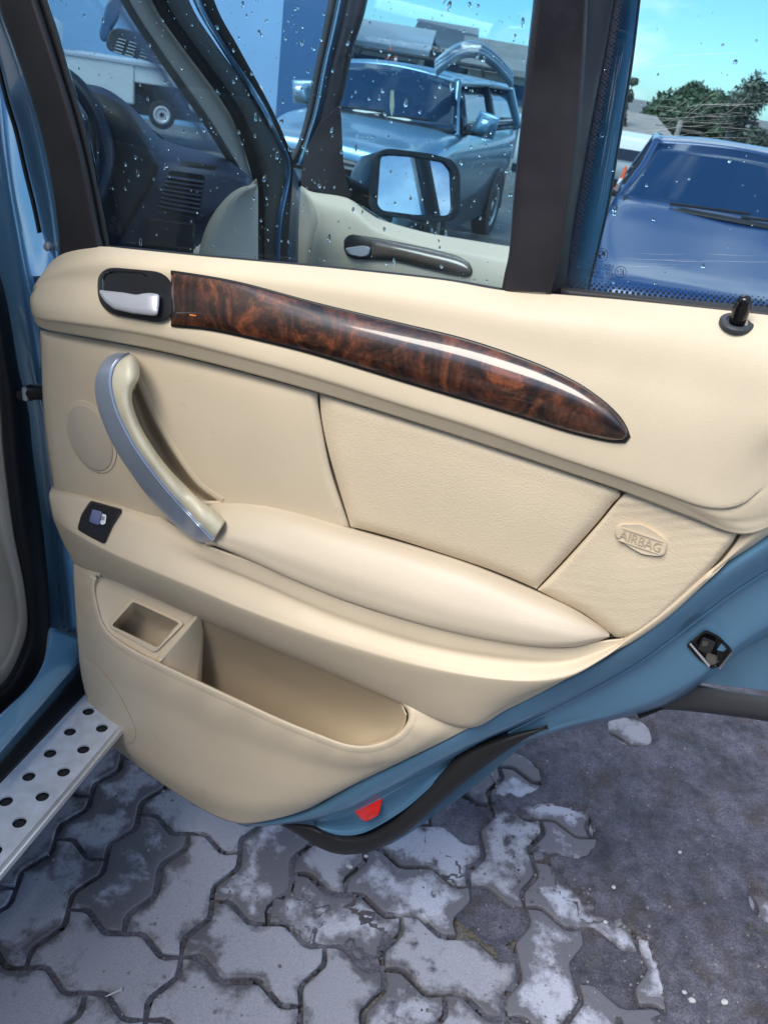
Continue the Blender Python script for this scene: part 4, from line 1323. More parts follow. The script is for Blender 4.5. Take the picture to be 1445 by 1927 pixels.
grid_obj('pillar_seal', grid_rows([L_(pb0, -.765), L_([((a[0] * .6 + b[0] * .4), (a[1] * .6 + b[1] * .4)) for a, b in zip(pb0, pb1)], -.735), L_(pb1, -.735)], 50, 4), side, M['rubber'], suv, thick=.008)
grid_obj('pillar_paint', grid_rows([L_([(x + 6, y - 2) for x, y in pb1], -.738), L_([((a[0] + b[0]) / 2, (a[1] + b[1]) / 2) for a, b in zip(pb1, pb2)], -.733), L_(pb2, -.738)], 50, 4), side, M['paint'], suv, thick=.006)
pc = [(390, -160), (425, 0), (470, 90), (515, 178), (545, 250), (556, 310), (560, 420), (556, 520)]
grid_obj('pillar_outer_seal', grid_rows([L_(pb2, -.738), L_([((a[0] + b[0]) / 2, (a[1] + b[1]) / 2) for a, b in zip(pb2, pc)], -.728), L_([((a[0] * .6 + b[0] * .4), (a[1] * .6 + b[1] * .4)) for a, b in zip(pb2, pc)], -.74)], 50, 4), side, M['rubber'], suv, thick=.006)
ja = [(484, 350), (486, 420), (486, 540)]; jb = [(530, 320), (520, 420), (518, 540)]; jc = [(548, 312), (562, 350), (560, 540)]
grid_obj('door_jamb', grid_rows([L_(ja, -.775), L_(jb, -.745), L_([(538, 330), (536, 420), (534, 540)], -.752), L_(jc, -.75)], 20, 5), side, mat('shaded_jamb_paint', (.03, .075, .125), .4, coat=.4), suv, thick=.006)  # jamb in body paint darkened: the deep shade is in the colour

# windscreen between the two A-pillars
bR, tR = side([(440, 312, -.80)])[0], side([(176, -100, -.80)])[0]
mir = lambda p: p + RGT * 2 * (CL - p @ RGT)
WSB, WST = (mir(bR), bR), (mir(tR), tR)
rowsW = []
for k in range(9):
    t_ = k / 8; a = bR * (1 - t_) + tR * t_; b = mir(a)
    rowsW.append([tuple(a * (1 - u) + b * u + FWD * .16 * math.sin(math.pi * u) * 1.0) for u in np.linspace(0, 1, 17)])
V = [v for r in rowsW for v in r]; F = [(j * 17 + i, j * 17 + i + 1, (j + 1) * 17 + i + 1, (j + 1) * 17 + i) for j in range(8) for i in range(16)]
obj('windscreen', V, F, M['windscreen'], suv, thick=.005)
# left A-pillar, roof, bonnet, left side, so that the cabin is closed
tube('left_pillar', [mir(bR) + np.array([0, 0, -.1]), mir(bR), mir(tR)], .045, M['frame'], suv)
zR = tR[2]; fR = float(tR @ FWD)
car_grid('roof', [[(fR, -.82, zR), (fR + .12, CL, zR + .05), (fR, -2.48, zR)], [(fR - .3, -.80, zR + .08), (fR - .2, CL, zR + .14), (fR - .3, -2.5, zR + .08)], [(-.6, -.80, zR + .10), (-.6, CL, zR + .17), (-.6, -2.5, zR + .10)], [(-1.9, -.84, zR + .06), (-1.9, CL, zR + .12), (-1.9, -2.46, zR + .06)]], M['paint'], thick=.03, toward=cc(0, CL, 6))
fB = float(bR @ FWD)
car_grid('bonnet', [[(fB + .02, -.86, 1.10), (fB + .22, CL, 1.12), (fB + .02, -2.44, 1.10)], [(fB + .5, -.84, 1.06), (fB + .6, CL, 1.10), (fB + .5, -2.46, 1.06)], [(fB + 1.0, -.90, .98), (fB + 1.15, CL, 1.02), (fB + 1.0, -2.40, .98)]], M['paint'], toward=cc(2, CL, 6), thick=.02)
car_grid('right_wing', [[(2.12, -.76, .45), (2.12, -.74, .8), (2.12, -.84, 1.08)], [(2.7, -.72, .45), (2.7, -.71, .8), (2.6, -.83, 1.04)], [(3.0, -.80, .45), (3.0, -.78, .8), (2.8, -.90, .96)]], M['paint'], toward=cc(2.4, 2, 1))
car_grid('left_side', [[(2.9, -2.5, .45), (0, -2.56, .45), (-1.9, -2.5, .45)], [(2.9, -2.5, .8), (0, -2.58, .8), (-1.9, -2.5, .8)], [(2.9, -2.44, 1.02), (0, -2.5, 1.1), (-1.9, -2.46, 1.14)]], M['paint'], toward=cc(0, -6, 1))
car_grid('floor', [[(2.2, -.92, .35), (2.2, -2.5, .35)], [(-1.6, -.92, .35), (-1.6, -2.5, .35)]], M['dark_trim'], toward=cc(0, CL, 6), lin=True)

# dashboard
dt = [(60, 150, 1.72), (145, 156, 1.70), (200, 167, 1.70), (250, 203, 1.70), (287, 243, 1.72), (312, 264, 1.74), (420, 297, 1.74), (446, 312, 1.74), (474, 336, 1.73)]
db = [(60, 520, 1.66), (160, 520, 1.66), (230, 520, 1.66), (290, 520, 1.68), (340, 500, 1.69), (365, 470, 1.70), (400, 440, 1.71), (440, 400, 1.72), (478, 380, 1.72)]
dd = grid_obj('dashboard', cushion([(a, b, c) for a, b, c in dt], db, 50, 20, -.10, .04, .3), depth, M['dash'], suv, thick=.02, sharp=80)
prism('dash_top', [(60, 150, 1.72), (145, 156, 1.72), (200, 167, 1.72), (250, 203, 1.72), (287, 243, 1.74), (312, 264, 1.76), (420, 297, 1.76), (446, 312, 1.76), (474, 336, 1.75), (440, 360, 1.75), (60, 380, 1.72)], depth, M['dash'], dd, dh=.25)
it = [(170, 172, 1.56), (205, 182, 1.56), (240, 205, 1.56), (272, 250, 1.57), (300, 312, 1.58)]
ib = [(150, 470, 1.56), (200, 470, 1.56), (235, 440, 1.56), (262, 390, 1.57), (292, 340, 1.58)]
grid_obj('instrument_hood', cushion(it, ib, 30, 14, -.03, .15, .2), depth, mat('brown_black_vinyl', (.035, .028, .03), .55), dd, thick=.01)
vb = rounded([(318, 320), (387, 330), (374, 410), (296, 394)], 8, 3)
ven = prism('air_vent', [(x, y, 1.55) for x, y in vb], depth, M['dark_trim'], dd, dh=.03)
for k in range(8):
    t_ = (k + .7) / 8.6; x0, y0 = 316 - 18 * t_, 324 + 68 * t_; x1, y1 = 385 - 11 * t_, 334 + 72 * t_
    prism('vent_slat', [(x0, y0, 1.535), (x1, y1, 1.535), (x1 - 1, y1 + 4.4, 1.530), (x0 - 1, y0 + 4.4, 1.530)], depth, M['dash'], dd, dh=.02)
prism('defrost_vent', [(346, 302, 1.54), (410, 313, 1.54), (404, 321, 1.53), (334, 312, 1.53)], depth, M['black'], dd, dh=.01)
prism('lower_console', [(278, 408, 1.54), (368, 418, 1.54), (362, 520, 1.54), (270, 520, 1.54)], depth, M['dark_trim'], dd, dh=.1, bevel=.006)
kt = [(372, 520, 1.54), (376, 470, 1.54), (388, 428, 1.54), (406, 396, 1.54), (430, 368, 1.54), (455, 352, 1.54), (485, 347, 1.54)]
kb = [(486, 520, 1.60), (486, 500, 1.60), (486, 470, 1.60), (486, 440, 1.60), (486, 410, 1.60), (486, 380, 1.60), (486, 360, 1.60)]
grid_obj('kick_panel', cushion(kt, kb, 30, 12, -.03, .12, .4), depth, mat('kick_panel_plastic', (.45, .40, .33), .55), suv, thick=.01)

# steering wheel
wc = depth([(43, 285, 1.50)])[0]
ax1 = np.array([AX[0][0], AX[0][1], AX[0][2]]); ax2 = AX[1]; ax3 = AX[2]
nrm = -(ax3 * .86 + np.array([0, 0, .15])); nrm /= np.linalg.norm(nrm)
e1 = np.cross(nrm, [0, 0, 1.0]); e1 /= np.linalg.norm(e1); e2 = np.cross(nrm, e1)
rw = 158 / FPX * ((wc - CAM) @ AX[2])
stw = tube('steering_wheel', [wc + rw * (math.cos(a) * e1 + math.sin(a) * e2) for a in np.linspace(0, 2 * math.pi, 56, endpoint=False)], .0155, mat('steering_leather', (.018, .024, .045), .45), suv, 12, True)
for a in (math.radians(20), math.radians(160), math.radians(270)):
    tube('wheel_spoke', [wc + rw * .28 * (math.cos(a) * e1 + math.sin(a) * e2), wc + rw * .98 * (math.cos(a) * e1 + math.sin(a) * e2)], .014, M['dark_trim'], stw, 8)
obj('wheel_hub', *lathe_geo(wc - nrm * .02, nrm, [(.062, 0), (.06, .02), (.045, .032), (.01, .036)], 20), M['dark_trim'], stw)
tube('steering_column', [wc - nrm * .02, wc - nrm * .25 - np.array([0, 0, .05])], .04, M['dark_trim'], suv)

# interior mirror
mo = rounded([(199, 84), (206, 58), (222, 52), (276, 64), (336, 92), (338, 120), (325, 128), (282, 116), (232, 104), (206, 96)], 6, 3)
mi_ = ring('interior_mirror', [[(x, y, 1.80) for x, y in mo], [(x, y, 1.775) for x, y in mo], scaled(mo, .95, 1.770)], depth, M['dark_trim'], suv)
M['slat'] = mat('reflected_stripe', (.45, .5, .55), .4)  # stripes reflected in the mirror, built as pale slats
for cxx, cyy in ((226, 74), (247, 80), (272, 88), (293, 95)):
    for k in range(5):
        x0, y0 = cxx - 2.0 * k + 4, cyy + 6 * k - 1
        prism('reflected_slat', [(x0 - 7, y0 - 2, 1.766), (x0 + 8, y0 + 2.6, 1.766), (x0 + 7.4, y0 + 4.8, 1.766), (x0 - 7.6, y0 + .4, 1.766)], depth, M['slat'], mi_, dh=.004)
prism('mirror_foot', [(204, -40, 1.86), (203, 0, 1.86), (186, 64, 1.86), (192, 80, 1.86), (205, 78, 1.86), (214, 52, 1.86), (222, 40, 1.86), (234, 0, 1.86), (240, -40, 1.86)], depth, mat('sensor_blue', (.035, .10, .22), .4), mi_, dh=.04, bevel=.008)

M['jamb_lightened'] = mat('body_paint_lightened', (.15, .34, .54), .22, metal=.35, coat=1.0, coat_rough=.03, bump=[('noise', 25, .02, .001)])  # body paint lightened, so the opening looks bright in its shade
# B-pillar: painted door opening behind the hinge edge of the rear door
bp0 = [(-130, -200, -.83), (-100, 0, -.83), (-70, 150, -.83), (-40, 350, -.83), (-12, 520, -.83), (6, 590, -.83), (26, 700, -.835), (44, 780, -.84), (52, 860, -.84), (70, 1000, -.84), (82, 1120, -.84), (84, 1190, -.84)]
bp1 = [(-70, -200, -.818), (-50, 0, -.818), (-30, 150, -.818), (-8, 330, -.818), (14, 470, -.818), (32, 590, -.82), (50, 700, -.825), (68, 780, -.828), (78, 860, -.828), (96, 1000, -.828), (108, 1120, -.826), (112, 1190, -.82)]
bp2 = [(-40, -200, -.812), (-20, 0, -.812), (0, 150, -.812), (20, 330, -.812), (44, 470, -.812), (60, 590, -.808), (70, 700, -.805), (88, 780, -.802), (98, 860, -.80), (112, 1000, -.80), (126, 1120, -.80), (132, 1190, -.80)]
bp3 = [(-10, -200, -.806), (20, 0, -.806), (50, 150, -.806), (80, 330, -.806), (100, 470, -.80), (104, 590, -.79), (108, 700, -.785), (120, 780, -.785), (130, 860, -.785), (140, 1000, -.785), (150, 1120, -.785), (160, 1190, -.785)]
bp4 = [(10, -200, -.79), (50, 0, -.79), (84, 150, -.79), (124, 330, -.79), (150, 470, -.77), (190, 590, -.75), (190, 700, -.75), (190, 780, -.75), (195, 860, -.75), (200, 1000, -.75), (210, 1120, -.75), (230, 1190, -.75)]
def lean(row, k):
    """the side of the car leans inwards above the belt."""
    return [(x, y, l - k - .00012 * max(0, 560 - y)) for x, y, l in row]


bp0, bp1, bp2, bp3, bp4 = lean(bp0, .035), lean(bp1, .018), lean(bp2, .0), lean(bp3, -.004), lean(bp4, -.006)
grid_obj('b_pillar', idx_rows([bp0, bp1, bp2, bp3, bp4], 6, 5), side, M['jamb_lightened'], suv, thick=.006, sharp=70)
# opening seal
so_ = [(-60, 330), (-20, 450), (2, 520), (18, 588), (36, 696), (55, 777), (63, 858), (82, 1000), (93, 1120), (94, 1190), (80, 1252), (51, 1296), (4, 1340), (-60, 1398)]
si_ = [(-110, 330), (-66, 450), (-40, 520), (-22, 588), (-6, 696), (2, 777), (8, 858), (26, 1000), (46, 1100), (53, 1176), (40, 1228), (14, 1280), (-18, 1308), (-70, 1352)]
ms_ = lambda k: [((1 - k) * a[0] + k * b[0], (1 - k) * a[1] + k * b[1]) for a, b in zip(so_, si_)]
grid_obj('opening_seal', idx_rows([L_(so_, -.836), L_(ms_(.2), -.822), L_(ms_(.5), -.816), L_(ms_(.8), -.824), L_(si_, -.842)], 6, 4), side, M['rubber'], suv, thick=.004, sharp=80)
tj = [(-150, 330), (-110, 450), (-90, 520), (-70, 588), (-50, 696), (-40, 777), (-34, 858), (-14, 1000), (10, 1090), (20, 1150), (14, 1196), (-4, 1236), (-40, 1262), (-90, 1300)]
grid_obj('opening_trim', idx_rows([L_(si_, -.838), L_([((a[0] + b[0]) / 2, (a[1] + b[1]) / 2) for a, b in zip(si_, tj)], -.845), L_(tj, -.87), L_([(x - 60, y - 10) for x, y in tj], -.93)], 6, 5), side, mat('beige_sill_trim', (.56, .47, .37), .55), suv, thick=.004, sharp=80)
# sill, rubber strip and running board
s0 = [(96, 1180, .53), (84, 1244, .515), (56, 1292, .51), (8, 1338, .51), (-60, 1400, .51)]
s1 = [(128, 1190, .512), (112, 1252, .504), (74, 1308, .50), (26, 1364, .50), (-50, 1440, .50)]
s2 = [(160, 1206, .494), (134, 1258, .488), (90, 1310, .486), (40, 1368, .486), (-40, 1458, .486)]
s3 = [(172, 1224, .470), (146, 1254, .466), (100, 1308, .464), (50, 1366, .464), (-30, 1458, .464)]
s4 = [(176, 1236, .43), (152, 1262, .42), (104, 1318, .42), (54, 1376, .42), (-26, 1470, .42)]
grid_obj('sill', idx_rows([s0, s1, s2, s3, s4], 8, 5), level, M['jamb_lightened'], suv, thick=.006, sharp=60)

RB = .405
ra = level([(160, 1290, RB)])[0]; rb = level([(0, 1484, RB)])[0]
din = ra[:2] @ RGT[:2]; din2 = rb[:2] @ RGT[:2]
rbi = .5 * (din + din2)                                               # lateral place of the board's inner edge
ro_ = -.568
fend = float(level([(30, 1662, RB)])[0] @ FWD)                        # its rear end
f1_ = 2.3


def car_box(name, f0, f1, l0, l1, z0, z1, m, parent, bevel=0.0):
    V = [cc(f, l, z) for z in (z0, z1) for l in (l0, l1) for f in (f0, f1)]
    F = [(0, 1, 3, 2), (4, 6, 7, 5), (0, 4, 5, 1), (2, 3, 7, 6), (0, 2, 6, 4), (1, 5, 7, 3)]
    # outward
    me_c = np.mean(V, 0); G_ = []
    for f in F:
        a = np.cross(V[f[1]] - V[f[0]], V[f[2]] - V[f[0]])
        G_.append(f if a @ (V[f[0]] - me_c) > 0 else f[::-1])
    return obj(name, V, G_, m, parent, bevel=bevel)


# plate with real holes: a strip mesh round each hole
holes = []
hp = [(22, 1511), (60, 1461), (97, 1415), (130, 1373), (158, 1335), (5, 1606), (44, 1552), (84, 1499), (120, 1450), (153, 1405), (177, 1366)]
la_ = [level([(*q, RB)])[0] for q in hp]
li = float(np.mean([p @ RGT for p in la_[:5]])); lo = float(np.mean([p @ RGT for p in la_[5:]]))
fi = sorted(float(p @ FWD) for p in la_[:5]); fo = sorted(float(p @ FWD) for p in la_[5:])
stp = float(np.mean(np.diff(fi + [])))
f_in0, f_out0 = fi[0], fo[0]
hr = .0098
V, F = [], []
lmid = .5 * (li + lo)


def holed(fc, lc, f0, f1, l0, l1):
    """a rectangle (f0..f1, l0..l1) with a round hole at (fc, lc)."""
    n = 24; k = len(V)
    for q in range(n):
        a = 2 * math.pi * q / n + math.pi / 4
        V.append(cc(fc + hr * math.cos(a), lc + hr * math.sin(a), RB - .004))
    for q in range(n):
        a = 2 * math.pi * q / n + math.pi / 4
        V.append(cc(fc + hr * math.cos(a), lc + hr * math.sin(a), RB))
    for q in range(n):
        a = 2 * math.pi * q / n + math.pi / 4
        c_, s_ = math.cos(a), math.sin(a); m_ = max(abs(c_), abs(s_))
        fx, ly = c_ / m_, s_ / m_
        V.append(cc(fc + (fx * (f1 - fc) if fx > 0 else -fx * (f0 - fc)), lc + (ly * (l1 - lc) if ly > 0 else -ly * (l0 - lc)), RB))
    for r in range(2):
        for q in range(n):
            l = (q + 1) % n
            F.append((k + r * n + q, k + r * n + l, k + (r + 1) * n + l, k + (r + 1) * n + q))
    holes.append((fc, lc))


fs = fend
lims = (rbi + .004, ro_ - .008)
n_h = 22
for base_f, lc, l0, l1 in ((f_in0, li, lims[0], lmid), (f_out0, lo, lmid, lims[1])):
    c0 = base_f - stp * math.floor((base_f - fend - .02) / stp)
    edges = [fend] + [c0 + stp * (k + .5) for k in range(n_h)]
    for k in range(n_h):
        holed(c0 + stp * k, lc, edges[k], edges[k + 1], l0, l1)
acc = 0
for f in F[24::7]:
    acc += np.cross(V[f[1]] - V[f[0]], V[f[2]] - V[f[0]])[2]
if acc < 0:
    F = [f[::-1] for f in F]
rbd = obj('running_board', V, F, M['alu'], suv, sharp=30)
for fc, lc in holes[:14] + holes[n_h:n_h + 14]:
    obj('rubber_stud', *lathe_geo(cc(fc, lc, RB - .007), np.array([0, 0, 1.0]), [(hr * 1.1, 0), (hr * .9, .001), (hr * .5, .002)], 14), M['rubber'], rbd)
car_box('board_edge', fend - .001, f1_, ro_ - .008, ro_ + .001, RB - .012, RB + .0015, M['alu_edge'], rbd, bevel=.0025)
car_box('board_underside', fend + .003, f1_, rbi - .02, ro_ - .009, RB - .030, RB - .012, M['black'], rbd)
car_box('board_rubber_strip', fend - .1, f1_, rbi - .040, rbi + .003, RB - .02, RB + .002, M['rubber'], rbd, bevel=.003)
car_box('board_end_cap', fend - .030, fend - .002, rbi - .02, ro_ - .012, RB - .034, RB - .006, M['rubber'], rbd, bevel=.006)
car_box('sill_lower', fend - .6, f1_, -.85, rbi - .05, .24, .33, M['grey_plastic'], suv, bevel=.01)
# the door check strap
tube('check_strap', [side([(44, 742, -.80)])[0], side([(62, 738, -.775)])[0], side([(90, 738, -.75)])[0]], .012, M['black'], suv, 8)
tube('strap_pin', [side([(48, 730, -.782)])[0], side([(50, 752, -.782)])[0]], .005, M['chrome'], suv, 8)

# the front seats and the rear bench, behind the door pillar
M['seat'] = mat('beige_seat_leather', (.54, .45, .34), .5, bump=[('voronoi', 480, .4, .0007)], var=(10, .05))


def pad_box(name, f0, f1, l0, l1, z0, z1, tilt, parent, r=.05):
    V = []
    for z in (z0, z1):
        for l in (l0, l1):
            for f in (f0, f1):
                V.append(cc(f - tilt * (z - z0), l, z))
    F = [(0, 1, 3, 2), (4, 6, 7, 5), (0, 4, 5, 1), (2, 3, 7, 6), (0, 2, 6, 4), (1, 5, 7, 3)]
    c_ = np.mean(V, 0); G_ = []
    for f in F:
        a = np.cross(V[f[1]] - V[f[0]], V[f[2]] - V[f[0]]); G_.append(f if a @ (V[f[0]] - c_) > 0 else f[::-1])
    o = obj(name, V, G_, M['seat'], parent, bevel=r, sharp=80)
    o.modifiers['bevel'].segments = 5
    return o


for lc_ in (-1.22, -2.08):
    s_ = pad_box('front_seat', .62, 1.14, lc_ - .26, lc_ + .24, .52, .70, 0, suv)
    pad_box('backrest', .60, .74, lc_ - .25, lc_ + .23, .66, 1.22, .28, s_)
    pad_box('headrest', .42, .53, lc_ - .14, lc_ + .12, 1.25, 1.42, .1, s_, .04)
b_ = pad_box('rear_bench', -.55, -.02, -2.36, -.94, .50, .70, 0, suv)
pad_box('backrest', -.62, -.46, -2.36, -.94, .68, 1.24, .3, b_)

# ================================================================== the open front door, seen through the rear one's glass
fdo = thing('open_front_door', 'open front door with wing mirror and beige panel, seen through the rear door glass', 'car door', FD_P + np.array([0, 0, .4]))
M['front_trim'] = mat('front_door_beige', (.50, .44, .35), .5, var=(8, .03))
t0 = [(568, 350, .030), (588, 361, .034), (640, 369, .036), (664, 378, .036), (692, 399, .036), (722, 415, .036), (800, 437, .036), (880, 451, .036), (955, 463, .036), (1030, 474, .036)]
t1 = [(584, 375, .048), (605, 385, .054), (650, 395, .058), (680, 408, .060), (705, 424, .060), (740, 438, .060), (810, 456, .060), (885, 470, .060), (955, 483, .060), (1030, 494, .060)]
t2 = [(597, 415, .060), (615, 420, .066), (655, 430, .070), (690, 440, .072), (720, 450, .072), (760, 460, .072), (815, 472, .072), (890, 486, .072), (955, 500, .072), (1030, 512, .072)]
t3 = [(590, 450, .060), (610, 465, .074), (655, 480, .080), (690, 490, .082), (720, 496, .082), (760, 504, .082), (815, 514, .082), (890, 528, .082), (955, 540, .082), (1030, 552, .082)]
t4 = [(580, 520, .056), (605, 530, .066), (655, 540, .072), (690, 550, .074), (720, 556, .074), (760, 562, .074), (815, 572, .074), (890, 586, .074), (955, 598, .074), (1030, 610, .074)]
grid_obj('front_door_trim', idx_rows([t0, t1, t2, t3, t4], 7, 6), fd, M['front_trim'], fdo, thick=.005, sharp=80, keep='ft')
on_ft = onto('ft')
grid_obj('trim_side', grid_rows([[(566, 350, .0), (562, 400, .0), (556, 460, .0), (552, 530, .0)], [(574, 360, .036), (584, 410, .05), (578, 460, .05), (572, 530, .05)], [(584, 374, .047), (597, 413, .059), (590, 450, .059), (580, 520, .055)]], 16, 5), fd, mat('trim_side_shaded', (.36, .32, .27), .55), fdo, thick=.004)  # side face in darkened trim beige, its shade put into the colour
bz = [(647, 453), (652, 444), (662, 440.5), (712, 448), (760, 457), (812, 468), (862, 481), (884, 495), (890, 510), (886, 519), (874, 521), (846, 516), (812, 508), (746, 491), (700, 489), (668, 488), (652, 481), (647, 470)]
b_ = ring('strip_surround', [scaled(bz, 1.0, .0), scaled(bz, .99, .005), scaled(bz, .95, .006)], on_ft, M['black'], fdo)
wt_ = [(700, 450, .006), (760, 460, .006), (812, 471, .006), (860, 484, .006), (880, 496, .006), (886, 508, .006)]
wb_ = [(698, 486, .006), (746, 488, .006), (800, 502, .006), (842, 512, .006), (866, 517, .006), (884, 516, .006)]
grid_obj('front_wood_strip', cushion(wt_, wb_, 40, 10, .006, .05, .4, crown=.006), on_ft, mat('grey_wood_lacquer', (.10, .075, .06), .3, coat=1.0, coat_rough=.03), b_, thick=.003)
lev = rounded([(649, 467), (668, 464), (683, 462), (697, 465), (694, 481), (680, 484), (655, 479)], 5, 3)
ring('front_lever', [scaled(lev, 1.0, .004), scaled(lev, 1.0, .013), scaled(lev, .85, .017)], on_ft, M['chrome'], b_)

# window frame of the front door
q0 = [(650, -200), (618, 0), (590, 139), (573, 226), (553, 286), (533, 312)]
q1 = [(724, -200), (692, 0), (667, 86), (648, 175), (640, 210), (640, 300)]
lerp = lambda A, B, k: [((1 - k) * a[0] + k * b[0], (1 - k) * a[1] + k * b[1]) for a, b in zip(A, B)]
Hh = lambda c, h: [(x, y, h) for x, y in c]
grid_obj('front_frame', grid_rows([Hh(q0, -.02), Hh(lerp(q0, q1, .10), .012), Hh(lerp(q0, q1, .22), .010)], 40, 4), fd, M['rubber'], fdo, thick=.006)
grid_obj('frame_paint_line', grid_rows([Hh(lerp(q0, q1, .22), .004), Hh(lerp(q0, q1, .30), .020), Hh(lerp(q0, q1, .44), .004)], 40, 4), fd, M['paint'], fdo, thick=.006)
grid_obj('front_frame_inner', grid_rows([Hh(lerp(q0, q1, .42), .008), Hh(lerp(q0, q1, .6), .016), Hh(lerp(q0, q1, .9), .014), Hh(q1, -.01)], 40, 4), fd, M['frame'], fdo, thick=.006)
sail = [(568, 352), (566, 330), (574, 290), (596, 240), (638, 196), (642, 215), (646, 300), (652, 342), (664, 374), (640, 368), (600, 361)]
prism('mirror_sail', Hh(rounded(sail, 8, 3), .020), fd, M['frame'], fdo, dh=-.03, bevel=.004)
fp = [(690, -180), (666, 92), (648, 180), (642, 220), (650, 340), (664, 378), (722, 416), (800, 438), (955, 464), (1060, 478), (1060, -160)]
prism('front_window_glass', Hh(fp, -.012), fd, M['glass'], fdo, dh=-.004, smooth=False)
prism('front_door_shell', Hh([(556, 350), (640, 372), (664, 384), (722, 420), (800, 442), (955, 468), (1060, 482), (1060, 900), (560, 900)], .0), fd, M['paint_in'], fdo, dh=-.10)
tube('frame_rear_post', [fd([(1075, 478, -.01)])[0], fd([(1100, -180, -.01)])[0]], .03, M['frame'], fdo)
tube('frame_top', [fd([(650, -200, -.01)])[0], fd([(1100, -180, -.01)])[0]], .03, M['frame'], fdo)
# wing mirror
mb = [(655, 344), (664, 318), (680, 294), (702, 288), (716, 283), (732, 279), (812, 289), (853, 301), (865, 322), (866, 394), (854, 414), (812, 418), (712, 405), (690, 396), (664, 372)]
mr = ring('wing_mirror', [scaled(mb, .66, -.34), scaled(mb, .90, -.31), scaled(mb, 1.0, -.26), scaled(mb, .97, -.225)], fd, mat('mirror_cap_blue', (.045, .085, .12), .35, coat=.6), fdo, sharp=70)
mo_ = rounded([(698, 298), (716, 283), (732, 279), (812, 289), (853, 301), (866, 324), (866, 396), (852, 416), (812, 419), (706, 404), (692, 388)], 8, 3)
gl_ = rounded([(722, 289), (772, 292), (836, 303), (850, 320), (853, 392), (845, 406), (780, 404), (719, 396), (710, 385), (716, 299)], 5, 3)
# its glass looks out to the right and a little up, as a driver's mirror does once the door stands open
mn = -FWD * math.cos(math.radians(35)) + RGT * math.sin(math.radians(35)); mn = mn * math.cos(math.radians(21)) + np.array([0, 0, math.sin(math.radians(21))])


def mm0(q):
    q = np.array(q, float); q[:, 2] += 0.0
    X0 = plane_map(np.zeros(3), mn)
    q2 = q.copy(); q2[:, 2] = fd([(782, 346, -.120)])[0] @ mn + q[:, 2]
    return X0(q2)


ring('mirror_rim', [scaled(mo_, 1.0, -.05), scaled(mo_, 1.0, .006), scaled(mo_, .98, .009), [(x, y, .009) for x, y in gl_], [(x, y, -.004) for x, y in gl_]], mm0, M['rubber'], mr, cap=False)
prism('mirror_glass', Hh(gl_, .0), mm0, M['mirror'], mr, dh=-.003, smooth=False)
tube('mirror_arm', [fd([(640, 350, -.02)])[0], fd([(690, 375, -.16)])[0], fd([(740, 390, -.19)])[0]], .03, M['frame'], fdo, 10)

# ================================================================== the open rear door
rd = thing('open_rear_door', 'open rear door with beige leather panel, burl wood strip and steel blue metalwork', 'car door', RD_P + np.array([0, 0, 0.4]))

H_ = lambda c, h: [(x, y, h) for x, y in c]
# --- top pad
belt = [(88, 505, .010), (100, 489, .010), (128, 474, .010), (165, 466, .010), (200, 464, .010), (250, 469, .010), (400, 484, .010), (555, 498, .010), (700, 512, .010),
        (840, 528, .010), (945, 546, .010), (1065, 555, .010), (1200, 567, .010), (1445, 593, .010), (1620, 616, .010)]
r1 = [(76, 522, .022), (90, 503, .022), (125, 485, .022), (165, 476, .022), (200, 474, .022), (250, 479, .022), (400, 494, .022), (555, 508, .022), (700, 523, .022),
      (840, 540, .022), (945, 558, .022), (1065, 568, .022), (1200, 582, .022), (1445, 612, .022), (1620, 640, .022)]
r2 = [(64, 545, .040), (80, 534, .042), (140, 530, .042), (250, 536, .042), (400, 553, .042), (555, 580, .043), (700, 612, .044), (840, 640, .046), (945, 662, .048),
      (1065, 690, .050), (1200, 720, .052), (1445, 775, .054), (1620, 812, .054)]
r3 = [(57, 570, .050), (75, 583, .058), (140, 588, .060), (250, 600, .060), (330, 616, .060), (450, 645, .060), (600, 688, .060), (750, 735, .060), (900, 783, .061),
      (1050, 824, .061), (1165, 855, .0615), (1290, 890, .0615), (1350, 908, .060), (1395, 905, .057), (1450, 868, .05), (1600, 800, .04)]
r4 = [(59, 583, .048), (76, 595, .058), (140, 603, .061), (250, 618, .061), (330, 634, .061), (450, 664, .061), (600, 706, .061), (750, 754, .061), (900, 801, .062),
      (1050, 852, .0615), (1165, 889, .062), (1290, 932, .062), (1350, 952, .060), (1400, 945, .055), (1456, 902, .047), (1606, 825, .037)]
r5 = [(66, 605, .040), (82, 618, .047), (140, 628, .050), (250, 648, .050), (330, 665, .050), (450, 695, .050), (600, 737, .050), (750, 783, .050), (900, 831, .050),
      (1050, 881, .050), (1170, 922, .050), (1290, 968, .050), (1392, 1004, .046), (1475, 975, .035), (1610, 880, .03)]
r6 = [(72, 612, .032), (90, 621, .038), (140, 630, .042), (250, 650, .042), (330, 667, .042), (450, 697, .042), (600, 739, .042), (750, 785, .042), (900, 833, .042),
      (1050, 883, .042), (1170, 924, .042), (1290, 970, .042), (1395, 1006, .036), (1478, 980, .02), (1612, 890, .015)]


bowl = rounded([(196, 512), (282, 514), (282, 549), (196, 548)], 18)
r45 = [tuple(np.array(a) * .62 + np.array(b) * .38) for a, b in zip(r4, r5)]; r46 = [tuple(np.array(a) * .2 + np.array(b) * .8) for a, b in zip(r4, r5)]
padG = chord_rows([belt, r1, r2, r3, r4, r45, r46, r5], 150, 8)
_last = cr(r6, 150)
padG = np.concatenate([padG, [(padG[-1] + _last) / 2], [_last]])
grid_obj('top_pad', padG, dr, M['pad'], rd, thick=0.004, keep='pad', sharp=179)
on_pad = onto('pad')

